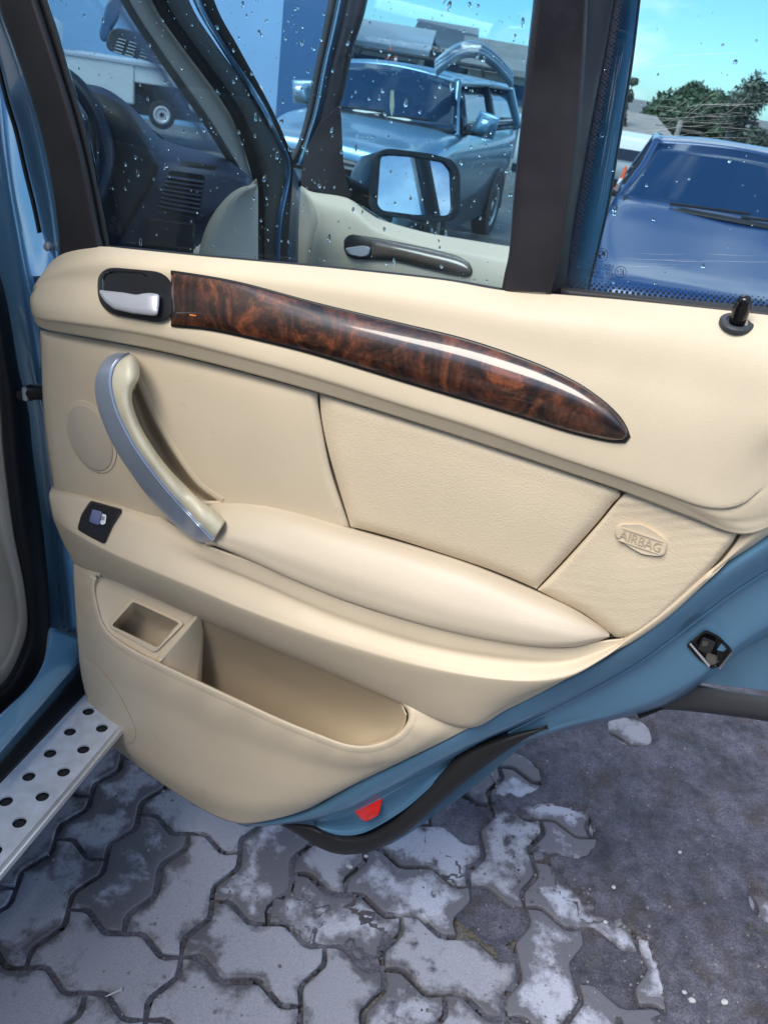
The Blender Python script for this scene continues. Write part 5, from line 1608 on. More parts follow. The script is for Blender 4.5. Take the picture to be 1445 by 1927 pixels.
# --- wood strip with its black surround
wt = [(322, 516), (334, 515), (450, 535), (600, 575), (750, 611), (880, 643), (1000, 684), (1080, 721), (1130, 754), (1162, 783), (1178, 806), (1180, 820)]
wb = [(322, 609), (334, 611), (400, 618), (500, 640), (600, 666), (750, 712), (900, 757), (1000, 788), (1060, 807), (1110, 820), (1150, 828), (1172, 828)]
grow = lambda c, s: [(x, y + s, 0.0015) for x, y in c]
gt = grow(wt, -5); gb = grow(wb, 5); gt[-1] = (1186, 822, .0015); gb[-1] = (1176, 834, .0015)
grid_obj('strip_surround', cushion(gt, gb, 90, 8, 0.0012, 0.01, 0.2), on_pad, M['black'], rd, thick=0.004)
wt3 = [(x, y, 0.003) for x, y in wt]; wb3 = [(x, y, 0.003) for x, y in wb]
grid_obj('wood_strip', cushion(wt3, wb3, 120, 22, 0.0030, 0.012, 0.30, crown=0.0066), on_pad, M['wood'], rd, thick=0.004, sharp=70)

# --- inner handle
bz_o = rounded([(182, 500), (327, 513), (327, 613), (186, 588)], 42, 8)
bz_i = rounded([(192, 508), (283, 514), (281, 548), (300, 556), (300, 594), (196, 579)], 24, 8)


bez = ring('handle_bezel', [scaled(bz_o, 1.0, 0.0), scaled(bz_o, 0.985, .0042), scaled(bz_o, 0.92, .0046)], on_pad, M['black'], rd, thick=0.0)
bowl_o = rounded([(191, 509), (284, 514), (282, 575), (196, 570)], 26, 8)
ring('handle_bowl', [scaled(bowl_o, 1.02, .0050), scaled(bowl_o, 0.96, .0056), scaled(bowl_o, 0.8, .0028, 0, 2), scaled(bowl_o, 0.45, .0010, -2, 4)], on_pad, M['gloss_black'], bez)
lever = [(186, 545), (200, 547), (230, 550), (258, 555), (270, 552), (284, 551), (301, 554), (300, 576), (297, 594), (285, 594), (250, 590), (215, 582), (199, 569), (190, 556)]
lv = rounded([(p[0], p[1]) for p in lever], 5, 3)
ring('handle_lever', [scaled(lv, 1.0, .004), scaled(lv, 1.0, .011), scaled(lv, 0.97, .0128), scaled(lv, 0.88, .0142), scaled(lv, 0.5, .0150)], on_pad, M['chrome'], bez, sharp=70)
prism('latch_mark', [(357, 591, .0125), (369, 593, .0125), (369, 595, .0125), (357, 593.4, .0125)], on_pad, mat('orange_print', (0.6, 0.18, 0.03)), rd, dh=-0.0002)



def add_full(key, G, f):
    """the uncut surface, for setting edges and rims on."""
    V_ = f(G.reshape(-1, 3)); nu_ = G.shape[1]
    BVH.setdefault(key, []).append(BVHTree.FromPolygons([tuple(x) for x in V_], [(j * nu_ + i, j * nu_ + i + 1, (j + 1) * nu_ + i + 1, (j + 1) * nu_ + i) for j in range(G.shape[0] - 1) for i in range(nu_ - 1)]))


# --- middle panels
rec = [(262, 726), (272, 745), (296, 796), (332, 858), (372, 912), (414, 942), (380, 944), (345, 925), (300, 880), (262, 820), (246, 775), (246, 745)]
edge = [(255, 716, .0435), (264, 728, .0425), (290, 786, .0425), (330, 855, .042), (372, 912, .041), (418, 946, .036)]
ec = cr([(x, y, 0) for x, y, _ in edge], 60)


def eby(d, off):
    out = []
    for k in range(61):
        t_ = ec[min(k + 1, 60), :2] - ec[max(k - 1, 0), :2]; n_ = np.array([t_[1], -t_[0]]) / np.linalg.norm(t_); p_ = ec[k, :2] + n_ * d
        out.append((p_[0], p_[1], off))
    return out


rec = [q[:2] for q in eby(4, 0)] + rec[5:]
t = [(76, 621, .034), (140, 632, .034), (250, 652, .034), (330, 669, .034), (450, 699, .034), (599, 740, .034)]
m1 = [(77, 650, .044), (145, 665, .043), (250, 688, .042), (330, 705, .042), (450, 733, .042), (601, 770, .041)]
m2 = [(84, 790, .047), (160, 800, .046), (280, 815, .045), (380, 840, .043), (480, 860, .042), (622, 880, .040)]
bt = [(101, 914, .047), (200, 940, .046), (320, 972, .045), (405, 978, .036), (500, 958, .034), (659, 992, .033)]
bt2 = [(x, y + (4 if x < 300 else 12), h - .014) for x, y, h in bt]
G = grid_rows([t, m1, m2, bt, bt2], 140, 26)
# soft edges left and right
for j in range(G.shape[0]):
    for i in range(G.shape[1]):
        u = i / (G.shape[1] - 1)
        G[j, i, 2] -= 0.006 * max(0, 1 - u / 0.03) ** 2 + 0.007 * max(0, 1 - (1 - u) / 0.04) ** 2
grid_obj('front_insert', G, dr, M['plastic'], rd, thick=0.004, holes=[rec], keep='panel')
add_full('panel_full', G, dr)
on_pf = onto('panel_full')
# the scooped finger recess behind the grab handle
dip = [(250, 735, .020), (262, 770, .014), (285, 820, .010), (320, 878, .010), (352, 920, .014), (395, 948, .022)]
lip_ = [(232, 735, .045), (238, 775, .045), (256, 830, .045), (290, 890, .045), (330, 938, .045), (376, 958, .040)]
grid_obj('finger_recess', grid_rows([edge, dip, lip_], 40, 10), dr, M['plastic'], rd, thick=0.002)

grid_obj('recess_edge', grid_rows([eby(11, -.0006), eby(8, .0003), eby(2, .0004), eby(0, -.0002), eby(-1.5, -.002), eby(-4, -.008)], 60, 3), on_pf, M['plastic'], rd, thick=0.001, sharp=80)

lt = [(604, 742, .033), (700, 771, .033), (850, 817, .033), (1000, 867, .033), (1100, 901, .033), (1160, 922, .033)]
lb = [(661, 991, .030), (720, 1006, .030), (800, 1031, .030), (900, 1064, .030), (960, 1087, .030), (1008, 1108, .030)]
lt = [(x, y - 1, h + .002) for x, y, h in lt]; lb = [(x, y + 1, h + .002) for x, y, h in lb]
G = cushion(lt, lb, 70, 40, 0.007, 0.07, 0.12, crown=0.003)
# left edge follows the curved seam, right edge the slanted one
v = np.linspace(0, 1, G.shape[0])
lc = cr([(602, 741), (605, 785), (617, 845), (636, 912), (660, 991)], 200)
rc = cr([(1163, 923), (1166, 934), (1152, 948), (1122, 985), (1064, 1050), (1009, 1108)], 200)
vv = 0.5 - 0.5 * np.cos(np.pi * v); uu = (0.5 - 0.5 * np.cos(np.pi * np.linspace(0, 1, G.shape[1])))
for j in range(G.shape[0]):
    L_ = lc[int(vv[j] * 200)]; R_ = rc[int(vv[j] * 200)]
    dl, drr = L_ - G[j, 0, :2], R_ - G[j, -1, :2]
    G[j, :, :2] += dl[None] * (1 - uu[:, None]) + drr[None] * uu[:, None]
grid_obj('leather_insert', G, dr, M['leather'], rd, thick=0.004, keep='panel', sharp=80)

at_ = [(1170, 936, .032), (1180, 930, .032), (1215, 940, .032), (1270, 960, .032), (1330, 982, .032), (1376, 998, .032), (1387, 1004, .031)]
ab = [(1011, 1110, .030), (1050, 1130, .030), (1090, 1150, .030), (1120, 1170, .030), (1148, 1192, .030), (1160, 1200, .030), (1190, 1199, .030)]
G = cushion([(x, y, h + .002) for x, y, h in at_], [(x, y, h + .002) for x, y, h in ab], 50, 40, 0.007, 0.08, 0.10, crown=0.002)
rc = cr([(1387, 1004), (1372, 1028), (1330, 1078), (1290, 1118), (1245, 1160), (1190, 1199)], 200)
lc = cr([(1170, 934), (1155, 950), (1125, 986), (1066, 1052), (1011, 1110)], 200)
v = np.linspace(0, 1, G.shape[0]); vv = 0.5 - 0.5 * np.cos(np.pi * v); uu = 0.5 - 0.5 * np.cos(np.pi * np.linspace(0, 1, G.shape[1]))
for j in range(G.shape[0]):
    dl, drr = lc[int(vv[j] * 200)] - G[j, 0, :2], rc[int(vv[j] * 200)] - G[j, -1, :2]
    G[j, :, :2] += dl[None] * (1 - uu[:, None]) + drr[None] * uu[:, None]
    for i in range(G.shape[1]):                      # the badge sits in a dimple, the skin puckers round it
        x, y = G[j, i, :2]
        dxy = math.hypot((x - 1205) / 75, (y - 1015) / 52)
        G[j, i, 2] -= 0.0035 * math.exp(-dxy * dxy * 0.9)
        G[j, i, 2] += 0.0005 * math.sin(y * 0.35 + 3 * math.sin(x * 0.02)) * math.exp(-((dxy - 1.5) ** 2))
apan = grid_obj('airbag_panel', G, dr, M['leather'], rd, thick=0.004, keep='airbag', sharp=80)
on_bag = onto('airbag')
badge = rounded([(1160, 986), (1206, 985), (1232, 1000), (1256, 1018), (1251, 1044), (1241, 1048), (1208, 1044), (1180, 1028), (1154, 1008)], 9, 4)
bd = ring('airbag_badge', [scaled(badge, 1.0, -.001), scaled(badge, .985, .0036), scaled(badge, .95, .0043), scaled(badge, .85, .0041), scaled(badge, .45, .0042)], on_bag, M['plastic'], apan)
text_on('airbag_lettering', 'AIRBAG', [(1163, 1013), (1240, 1040), (1245, 1023), (1168, 997)], on_bag, 0.0054, mat('lettering_plastic', (.47, .385, .275), .55), apan, thick=0.0016)  # letters a tone darker than the badge
for a, b in (((1170, 994), (1247, 1020)), ((1162, 1016), (1240, 1043))):
    prism('badge_ridge', [(a[0], a[1] - 1.2, .0051), (b[0], b[1] - 1.2, .0051), (b[0], b[1] + 1, .0051), (a[0], a[1] + 1, .0051)], on_bag, M['plastic'], apan, dh=-0.001)

prism('insert_backing', H_([(590, 725), (800, 790), (1165, 905), (1390, 990), (1440, 985), (1400, 1030), (1300, 1112), (1195, 1196), (1140, 1200), (1000, 1125), (800, 1045), (650, 1000), (610, 860)], .0235), dr, mat('seam_foam', (.30, .25, .18), .8), rd, dh=-.004)
# trim edge strip between the airbag panel and the blue metal
es = [(1395, 1003, .034), (1380, 1027, .034), (1340, 1075, .034), (1298, 1117, .034), (1250, 1160, .034), (1190, 1202, .034), (1150, 1222, .034)]
ee = [(1475, 985, .026), (1418, 1026, .026), (1360, 1062, .026), (1329, 1081, .026), (1280, 1122, .026), (1228, 1167, .026), (1128, 1241, .026)]
em = [(0.5 * (a[0] + b[0]), 0.5 * (a[1] + b[1]), .037) for a, b in zip(es, ee)]
grid_obj('rear_trim_edge', grid_rows([es, em, ee], 40, 6), dr, M['plastic'], rd, thick=0.003)

# --- armrest
a0 = [(384, 960, .032), (388, 948, .032), (410, 942, .032), (480, 946, .032), (560, 964, .032), (660, 993, .031), (800, 1033, .031), (900, 1066, .031), (1008, 1111, .031), (1080, 1145, .031), (1128, 1176, .031), (1147, 1192, .031)]
a1 = [(382, 980, .052), (392, 972, .053), (415, 966, .056), (480, 972, .056), (560, 990, .056), (660, 1020, .056), (790, 1060, .056), (890, 1092, .055), (1000, 1134, .053), (1075, 1162, .050), (1122, 1182, .044), (1146, 1194, .036)]
a2 = [(382, 1000, .074), (395, 1000, .076), (415, 1000, .078), (475, 1015, .080), (555, 1042, .080), (650, 1074, .080), (775, 1114, .079), (880, 1145, .076), (990, 1172, .070), (1070, 1188, .062), (1120, 1192, .050), (1146, 1196, .037)]
a3 = [(384, 1014, .083), (398, 1014, .085), (415, 1017, .086), (472, 1038, .088), (552, 1072, .088), (648, 1108, .088), (775, 1148, .087), (880, 1176, .084), (990, 1198, .077), (1070, 1205, .067), (1118, 1201, .053), (1146, 1197, .038)]
a4 = [(386, 1024, .083), (400, 1023, .085), (416, 1028, .086), (474, 1053, .087), (556, 1090, .087), (652, 1128, .086), (780, 1168, .085), (890, 1195, .081), (995, 1212, .074), (1070, 1214, .064), (1116, 1206, .051), (1146, 1198, .037)]
a5 = [(388, 1027, .074), (402, 1027, .076), (417, 1032, .077), (475, 1057, .078), (557, 1094, .078), (653, 1132, .077), (781, 1172, .076), (891, 1199, .072), (996, 1216, .065), (1071, 1218, .056), (1117, 1209, .045), (1147, 1199, .034)]
lowr = lambda r, k: [(x, y, h - k * min(1, max(0, (h - .05) / .03))) for x, y, h in r]
grid_obj('armrest', idx_rows([a0, a1, lowr(a2, .002), lowr(a3, .005), lowr(a4, .004), a5], 8, 8), dr, M['armrest'], rd, thick=0.003, sharp=70, keep='arm')

# --- ledge below the armrest
d0 = [(99, 915, .034), (130, 922, .038), (200, 941, .040), (290, 967, .042), (385, 1024, .072), (480, 1060, .076), (646, 1131, .075), (812, 1181, .073), (960, 1211, .066), (1060, 1220, .054), (1130, 1208, .042), (1180, 1203, .034)]
d1 = [(94, 926, .050), (130, 932, .054), (200, 951, .056), (290, 990, .058), (385, 1046, .074), (480, 1088, .076), (640, 1154, .075), (806, 1206, .073), (955, 1231, .066), (1058, 1237, .054), (1130, 1220, .042), (1186, 1200, .033)]
d2 = [(93, 938, .058), (130, 954, .066), (190, 980, .070), (282, 1020, .072), (378, 1062, .074), (474, 1099, .075), (632, 1167, .075), (800, 1219, .073), (950, 1245, .066), (1058, 1248, .055), (1132, 1226, .043), (1190, 1197, .032)]
d3 = [(98, 966, .064), (132, 990, .080), (190, 1022, .085), (276, 1060, .087), (372, 1100, .088), (468, 1140, .088), (624, 1197, .088), (796, 1247, .086), (950, 1274, .079), (1058, 1268, .066), (1134, 1234, .050), (1196, 1193, .034)]
d4 = [(104, 985, .062), (134, 1006, .080), (190, 1036, .086), (274, 1074, .088), (370, 1114, .089), (466, 1154, .089), (622, 1212, .089), (794, 1262, .087), (948, 1287, .080), (1054, 1280, .067), (1134, 1240, .050), (1190, 1198, .033)]
d5 = [(120, 1022, .056), (145, 1040, .068), (195, 1064, .072), (270, 1096, .074), (366, 1138, .074), (466, 1180, .074), (612, 1238, .074), (762, 1294, .073), (890, 1332, .068), (1000, 1304, .058), (1090, 1262, .046), (1150, 1228, .031)]
d6 = [(137, 1054, .050), (160, 1066, .056), (205, 1082, .058), (268, 1108, .058), (362, 1150, .058), (464, 1195, .058), (602, 1252, .058), (722, 1304, .058), (868, 1362, .056), (955, 1328, .050), (1050, 1281, .040), (1128, 1241, .028)]
d7 = [(140, 1060, .040), (165, 1074, .044), (210, 1090, .044), (268, 1114, .042), (362, 1157, .040), (464, 1202, .040), (602, 1259, .040), (722, 1311, .042), (870, 1370, .046), (956, 1334, .040), (1051, 1286, .030), (1128, 1244, .022)]
grid_obj('ledge', idx_rows([d0, d1, d2, d3, d4, d5, d6, d7], 8, 7), dr, M['plastic'], rd, thick=0.003, sharp=70, keep='ledge')
on_ledge = onto('ledge')

# window switch
sw = rounded([(171, 942), (232, 959), (212, 990), (197, 1024), (170, 1010), (146, 996), (154, 968)], 6, 3)
s_ = ring('window_switch', [scaled(sw, 1.02, .0), scaled(sw, 1.0, .0022), scaled(sw, .93, .0036), scaled(sw, .84, .0030), scaled(sw, .4, .0034)], on_ledge, M['black'], rd)
bt_ = rounded([(174, 958), (193, 963), (187, 989), (168, 982)], 4, 3)
ring('switch_button', [scaled(bt_, 1, .002), scaled(bt_, 1, .0065), scaled(bt_, .85, .0074)], on_ledge, M['window_blue'], s_)
bt_ = rounded([(188, 965), (201, 969), (199, 986), (191, 988), (185, 979)], 3, 3)
ring('switch_icon', [scaled(bt_, 1, .002), scaled(bt_, 1, .0050), scaled(bt_, .8, .0052)], on_ledge, M['icon'], s_)
for k in range(3):
    prism('icon_bar', [(191 + 2.6 * k, 970 + k * .8, .0056), (192.2 + 2.6 * k, 970.4 + k * .8, .0056), (191.2 + 2.6 * k, 979, .0056), (190 + 2.6 * k, 978.6, .0056)], on_ledge, M['black'], s_, dh=-0.0003)

# speaker / screw cover on the front insert
on_panel = onto('panel')
th = np.linspace(0, 2 * math.pi, 48, endpoint=False)
ca, sa = math.cos(math.radians(66)), math.sin(math.radians(66))
ell = lambda a, b, cx=172, cy=822: [(cx + a * math.cos(x) * ca - b * math.sin(x) * sa, cy + a * math.cos(x) * sa + b * math.sin(x) * ca) for x in th]
cov = ell(73, 41)
cv = ring('oval_cover', [scaled(cov, 1.0, 0.0), scaled(cov, .995, .0014), scaled(cov, .94, .0018)], on_panel, M['plastic'], rd)
cov2 = ell(66, 36, 170, 824)
ring('cover_cap', [scaled(cov2, 1.0, .0010), scaled(cov2, .99, .0030), scaled(cov2, .96, .0034)], on_panel, mat('taupe_plastic', (0.50, 0.43, 0.34), 0.5), cv)

# --- lower panel with the map pocket
pk = [(183, 1088), (178, 1105), (186, 1150), (202, 1186), (240, 1216), (297, 1246), (380, 1285), (460, 1322), (530, 1354), (600, 1382), (655, 1401), (700, 1402), (742, 1386),
      (766, 1362), (769, 1340), (752, 1318), (720, 1300), (600, 1250), (480, 1198), (362, 1146), (270, 1104), (210, 1080)]
pk_big = [tuple(np.array(p) + 8 * (np.array(p) - np.array((440, 1240))) / np.linalg.norm(np.array(p) - np.array((440, 1240)))) for p in pk]
lipin = cr([(x, y, 0) for x, y in pk[:16]], 120)
cen = np.array((470, 1225))


def outby(d, off):
    out = []
    for i in range(len(lipin)):
        t_ = lipin[min(i + 1, 120), :2] - lipin[max(i - 1, 0), :2]; n_ = np.array([-t_[1], t_[0]]) / np.linalg.norm(t_)
        p_ = lipin[i, :2] + n_ * d
        out.append((p_[0], p_[1], off))
    return out


e0 = [(138, 1050, .040), (180, 1062, .046), (260, 1096, .048), (360, 1140, .048), (480, 1196, .048), (620, 1254, .048), (740, 1306, .048), (830, 1344, .045), (888, 1367, .034)]
e1 = [(140, 1110, .050), (190, 1140, .062), (280, 1180, .066), (380, 1230, .068), (500, 1280, .068), (620, 1330, .068), (720, 1362, .064), (800, 1385, .054), (840, 1392, .036)]
e2 = [(146, 1200, .052), (200, 1230, .070), (290, 1275, .075), (390, 1320, .077), (500, 1365, .077), (600, 1405, .075), (690, 1425, .066), (750, 1425, .054), (780, 1421, .038)]
e3 = [(152, 1262, .050), (205, 1290, .064), (290, 1330, .068), (380, 1372, .070), (480, 1412, .070), (570, 1440, .067), (640, 1452, .060), (700, 1450, .050), (728, 1446, .037)]
e4 = [(165, 1318, .046), (215, 1350, .060), (290, 1395, .064), (370, 1436, .066), (450, 1470, .066), (530, 1486, .063), (600, 1487, .056), (645, 1482, .046), (670, 1474, .034)]
e5 = [(185, 1370, .040), (230, 1402, .054), (295, 1445, .059), (365, 1486, .061), (430, 1512, .061), (490, 1520, .058), (550, 1516, .052), (595, 1509, .044), (618, 1502, .032)]
e6 = [(205, 1400, .030), (245, 1430, .036), (300, 1471, .040), (360, 1510, .042), (410, 1538, .042), (455, 1550, .042), (500, 1545, .038), (545, 1534, .034), (580, 1522, .028)]
G = idx_rows([e0, e1, e2, e3, e4, e5, e6], 16, 14)
for j in range(G.shape[0]):
    for i in range(G.shape[1]):                      # the raised lip round the pocket opening
        x, y = G[j, i, :2]
        dmin = min(math.hypot(x - a[0], y - a[1]) for a in pk_big)
        G[j, i, 2] += 0.004 * math.exp(-(dmin / 30) ** 2)
grid_obj('lower_panel', G, dr, M['plastic'], rd, thick=0.003, holes=[[tuple(q[:2]) for q in outby(6, 0)] + pk[16:]], sharp=70, keep='lower')
on_low = onto('lower')
# rounded lip
P = np.array(pk, float)
BVH['low_full'] = []
add_full('low_full', G, dr)
on_lowf = onto('low_full')
grid_obj('pocket_lip', grid_rows([outby(18, -.0010), outby(11, .0006), outby(4, .0008), outby(0, -.0012), outby(-1.5, -.006), outby(-2, -.018)], 120, 4), on_lowf, M['plastic'], rd, thick=0.0015, sharp=80)
# pocket: back wall, rounded end, floor and inside of the front wall
q0 = [(366, 1150, .036), (480, 1202, .034), (600, 1254, .034), (700, 1296, .036), (748, 1318, .040), (764, 1345, .050)]
q1 = [(352, 1170, .010), (470, 1228, .000), (590, 1280, .000), (695, 1326, .006), (742, 1346, .024), (763, 1354, .048)]
q2 = [(335, 1205, -.010), (450, 1262, -.024), (575, 1318, -.024), (690, 1366, -.006), (736, 1374, .020), (761, 1361, .047)]
q3 = [(310, 1262, -.018), (420, 1318, -.030), (540, 1368, -.028), (660, 1408, .002), (724, 1394, .036), (757, 1368, .047)]
q4 = [(330, 1345, -.010), (440, 1405, -.012), (545, 1440, -.006), (650, 1445, .030), (722, 1402, .044), (755, 1374, .048)]
q5 = [(330, 1320, .046), (440, 1385, .048), (545, 1422, .050), (650, 1432, .054), (722, 1404, .050), (755, 1376, .050)]
q6 = [(297, 1254, .060), (420, 1308, .064), (540, 1362, .064), (650, 1402, .064), (730, 1390, .054), (758, 1366, .052)]
grid_obj('map_pocket', idx_rows([q0, q1, q2, q3, q4, q5, q6], 12, 6), dr, mat('pocket_plastic', (0.52, 0.425, 0.30), 0.5, var=(6, 0.04)), rd, thick=0.0015, sharp=80, toward=one(dr, 560, 1250, .3))
# the divider between bin and pocket
w0 = [(372, 1158, .040), (345, 1190, .050), (318, 1222, .060), (299, 1247, .070)]
w1 = [(378, 1160, .036), (352, 1196, .046), (326, 1230, .056), (306, 1252, .066)]
w2 = [(384, 1190, .006), (382, 1230, .010), (380, 1270, .016), (378, 1300, .030)]
wl_ = [(366, 1156, .038), (338, 1186, .048), (310, 1218, .058), (292, 1244, .068)]
grid_obj('pocket_divider', grid_rows([wl_, w0, w1, w2], 20, 6), dr, M['plastic'], rd, thick=0.002, sharp=80)
# small shelf with the bin
s0 = [(182, 1084, .046), (210, 1080, .040), (270, 1106, .030), (330, 1134, .028), (372, 1156, .036)]
s1 = [(178, 1106, .054), (210, 1112, .045), (262, 1138, .040), (320, 1164, .040), (355, 1178, .044)]
s2 = [(186, 1150, .062), (214, 1164, .056), (255, 1180, .053), (300, 1200, .053), (328, 1212, .056)]
s3 = [(203, 1188, .067), (225, 1206, .066), (255, 1224, .066), (280, 1238, .067), (297, 1248, .068)]
bin_hole = [(250, 1131), (338, 1171), (297, 1219), (210, 1177)]
grid_obj('bin_shelf', idx_rows([s0, s1, s2, s3], 14, 12), dr, M['plastic'], rd, thick=0.002, holes=[bin_hole], sharp=80, keep='shelf')
on_shelf = onto('shelf')
add_full('shelf_full', idx_rows([s0, s1, s2, s3], 14, 12), dr)
on_shelf = onto('shelf_full')
bo = rounded([(247, 1123), (349, 1172), (292, 1229), (202, 1178)], 9, 4)
bi = rounded([(251, 1132), (338, 1172), (297, 1219), (210, 1177)], 5, 4)
bn = ring('ash_bin', [scaled(bo, 1.0, .0), scaled(bo, .99, .0035), [(x, y, .0042) for x, y in bi], [(x, y - 1, .001) for x, y in bi]], on_shelf, M['plastic'], rd, cap=False)
bi0 = [(x, y) for x, y in bi]
ring('bin_well', [[(*p, .048) for p in bi0], scaled(bi0, .93, .030, 0, 4), scaled(bi0, .80, .008, -2, 12), scaled(bi0, .4, .005, -2, 14)], dr, mat('bin_plastic', (0.62, 0.53, 0.40), 0.5), bn, sharp=60)

# kidney-shaped speaker outline on the lower panel
sp0 = [(154, 1232), (175, 1245), (205, 1275), (235, 1325), (255, 1368), (258, 1388), (248, 1402), (232, 1401), (205, 1380), (180, 1340), (162, 1285)]
spk = rounded(sp0, 16, 4)
ring('speaker_cover', [scaled(spk, 1.0, -.0004), scaled(spk, .985, .0016), scaled(spk, .95, .0018)], on_low, M['plastic'], rd)

# --- grab handle
S = lambda pts: [(140 + .2215 * x, 640 + .2215 * y) for x, y in pts]
gl = S([(365, 105), (280, 145), (215, 230), (180, 335), (178, 450), (200, 570), (240, 690), (300, 830), (380, 980), (480, 1130), (580, 1270), (680, 1390), (800, 1520), (920, 1630), (1020, 1698), (1100, 1725), (1165, 1728)])
gm = S([(475, 120), (400, 160), (345, 220), (320, 300), (318, 390), (340, 500), (375, 610), (430, 730), (500, 860), (570, 970), (650, 1080), (750, 1210), (860, 1340), (960, 1450), (1060, 1560), (1135, 1640), (1188, 1695)])
gr = S([(480, 116), (520, 138), (545, 190), (556, 260), (548, 330), (512, 390), (492, 450), (496, 540), (530, 650), (580, 760), (650, 880), (740, 1010), (840, 1130), (950, 1240), (1070, 1360), (1180, 1440), (1285, 1540)])
n = len(gl); uu = np.linspace(0, 1, n)
ha = 0.050 + 0.052 * np.sin(np.pi * np.clip(uu * 1.02, 0, 1)) ** 0.55      # how far the bow stands off the panel
ha[-3:] = [.092, .088, .084]
mk = lambda c, dh: [(x, y, float(h + dh)) for (x, y), h in zip(c, ha)]
mid = lambda A, B, k: [((1 - k) * a[0] + k * b[0], (1 - k) * a[1] + k * b[1]) for a, b in zip(A, B)]
gh = bpy.data.objects  # name kept short below
silver = idx_rows([mk(mid(gl, gm, .12), -.026), mk(gl, -.016), mk(mid(gl, gm, .10), -.009), mk(mid(gl, gm, .45), -.002), mk(mid(gl, gm, .9), .0045), mk(gm, .004), mk(gm, -.006)], 6, 4)
hs = grid_obj('grab_handle', idx_rows([mk(gm, -.004), mk(mid(gm, gr, .04), .003), mk(mid(gm, gr, .35), .0055), mk(mid(gm, gr, .7), .0005), mk(mid(gm, gr, .93), -.010), mk(gr, -.020), mk(mid(gm, gr, .8), -.030), mk(mid(gm, gr, .4), -.030)], 6, 4),
              dr, M['handle_beige'], rd, thick=0.003, sharp=80)
grid_obj('silver_trim', silver, dr, M['silver'], hs, thick=0.003, sharp=80)

# --- lock pin
base = one(on_pad, 1385, 608, .0)
lp_n = np.array([0, 0, 1.0]) * 0.75 + RD_N * 0.25; lp_n /= np.linalg.norm(lp_n)


pin = obj('lock_pin', *lathe_geo(base, lp_n, [(.0072, .002), (.0074, .006), (.0074, .014), (.0068, .019), (.0062, .0215), (.0064, .023), (.0056, .026), (.003, .0275), (.0005, .028)]), M['gloss_black'], rd, sharp=50)
obj('pin_collar', *lathe_geo(base, lp_n, [(.0150, -.002), (.0150, .0010), (.0142, .0020), (.0098, .0024), (.0088, .0006), (.0070, .0004)]), M['grey_plastic'], pin, sharp=50)

# --- window frame, post, panes
fr0 = [(-48, -170), (-10, -60), (0, 14), (26, 86), (52, 163), (73, 234), (88, 296), (101, 368), (108, 426), (113, 486), (116, 530)]
fr1 = [(24, -170), (56, -60), (75, 0), (96, 65), (119, 137), (145, 223), (166, 306), (182, 384), (193, 441), (200, 472), (204, 520)]
fr2 = [(40, -170), (72, -60), (90, 0), (112, 67), (138, 161), (166, 259), (184, 348), (200, 423), (207, 465), (209, 475), (212, 520)]
H = lambda c, h: [(x, y, h) for x, y in c]
fm = lambda A, B, k: [((1 - k) * a[0] + k * b[0], (1 - k) * a[1] + k * b[1]) for a, b in zip(A, B)]
grid_obj('front_sash', idx_rows([H(fr0, -.012), H(fm(fr0, fr1, .03), .006), H(fm(fr0, fr1, .10), .010), H(fm(fr0, fr1, .7), .012), H(fm(fr0, fr1, .88), .009), H(fr1, .0)], 6, 4), dr, M['frame'], rd, thick=0.004, sharp=70)
grid_obj('window_seal', idx_rows([H(fm(fr1, fr2, -.1), -.004), H(fm(fr1, fr2, .2), .001), H(fm(fr1, fr2, .75), -.001), H(fr2, -.010)], 6, 3), dr, M['rubber'], rd, thick=0.003)
st0 = [(-95, -170), (-50, -60), (-28, 30), (0, 122), (16, 187), (34, 246), (52, 324), (67, 384), (78, 436), (88, 466), (100, 490)]
grid_obj('painted_sash_edge', idx_rows([H(st0, -.060), H(fm(st0, fr0, .10), -.050), H(fm(st0, fr0, .55), -.036), H(fm(st0, fr0, .72), -.032), H(fm(st0, fr0, .80), -.022), H(fr0, -.012)], 6, 4), dr, M['paint'], rd, thick=0.003, sharp=30)
sl0 = [(x - 7, y + 3) for x, y in st0[:9]]
grid_obj('sash_seal', idx_rows([H(sl0, -.064), H(fm(sl0, st0[:9], .5), -.058), H(st0[:9], -.060)], 6, 3), dr, M['rubber'], rd, thick=0.003)
scr = one(dr, 90, 464, -.030)
obj('sash_screw', *lathe_geo(scr, RD_N, [(.006, -.004), (.006, .002), (.0045, .0035), (.001, .004)], 16), M['chrome'], rd)

po0 = [(1010, -170), (1006, -60), (1003.6, 0), (993, 100), (980, 235), (967, 369), (959, 470), (950, 515), (944, 547)]
po1 = [(1118, -170), (1110, -60), (1104, 0), (1098, 100), (1088, 235), (1071, 369), (1056, 470), (1046, 515), (1036, 552)]
po2 = [(1178, -170), (1164, -60), (1155, 0), (1138, 100), (1116, 215), (1094, 336), (1077, 436), (1070, 492), (1063, 552)]
grid_obj('window_post', idx_rows([H(fm(po0, po1, -.01), -.014), H(po0, .002), H(fm(po0, po1, .05), .009), H(fm(po0, po1, .16), .012), H(fm(po0, po1, .9), .013), H(po1, .011), H(fm(po1, po2, .12), .008), H(fm(po1, po2, .9), -.004), H(po2, -.010)], 8, 3),
         dr, M['frame'], rd, thick=0.003, sharp=60)
up0 = [(-60, -168), (300, -140), (600, -118), (1000, -92), (1160, -82), (1500, -60), (1700, -48)]
grid_obj('top_sash', idx_rows([H([(x, y - 60) for x, y in up0], -.012), H([(x, y - 56) for x, y in up0], .010), H(up0, .010), H(up0, -.010)], 6, 3), dr, M['frame'], rd, thick=0.003, sharp=50)

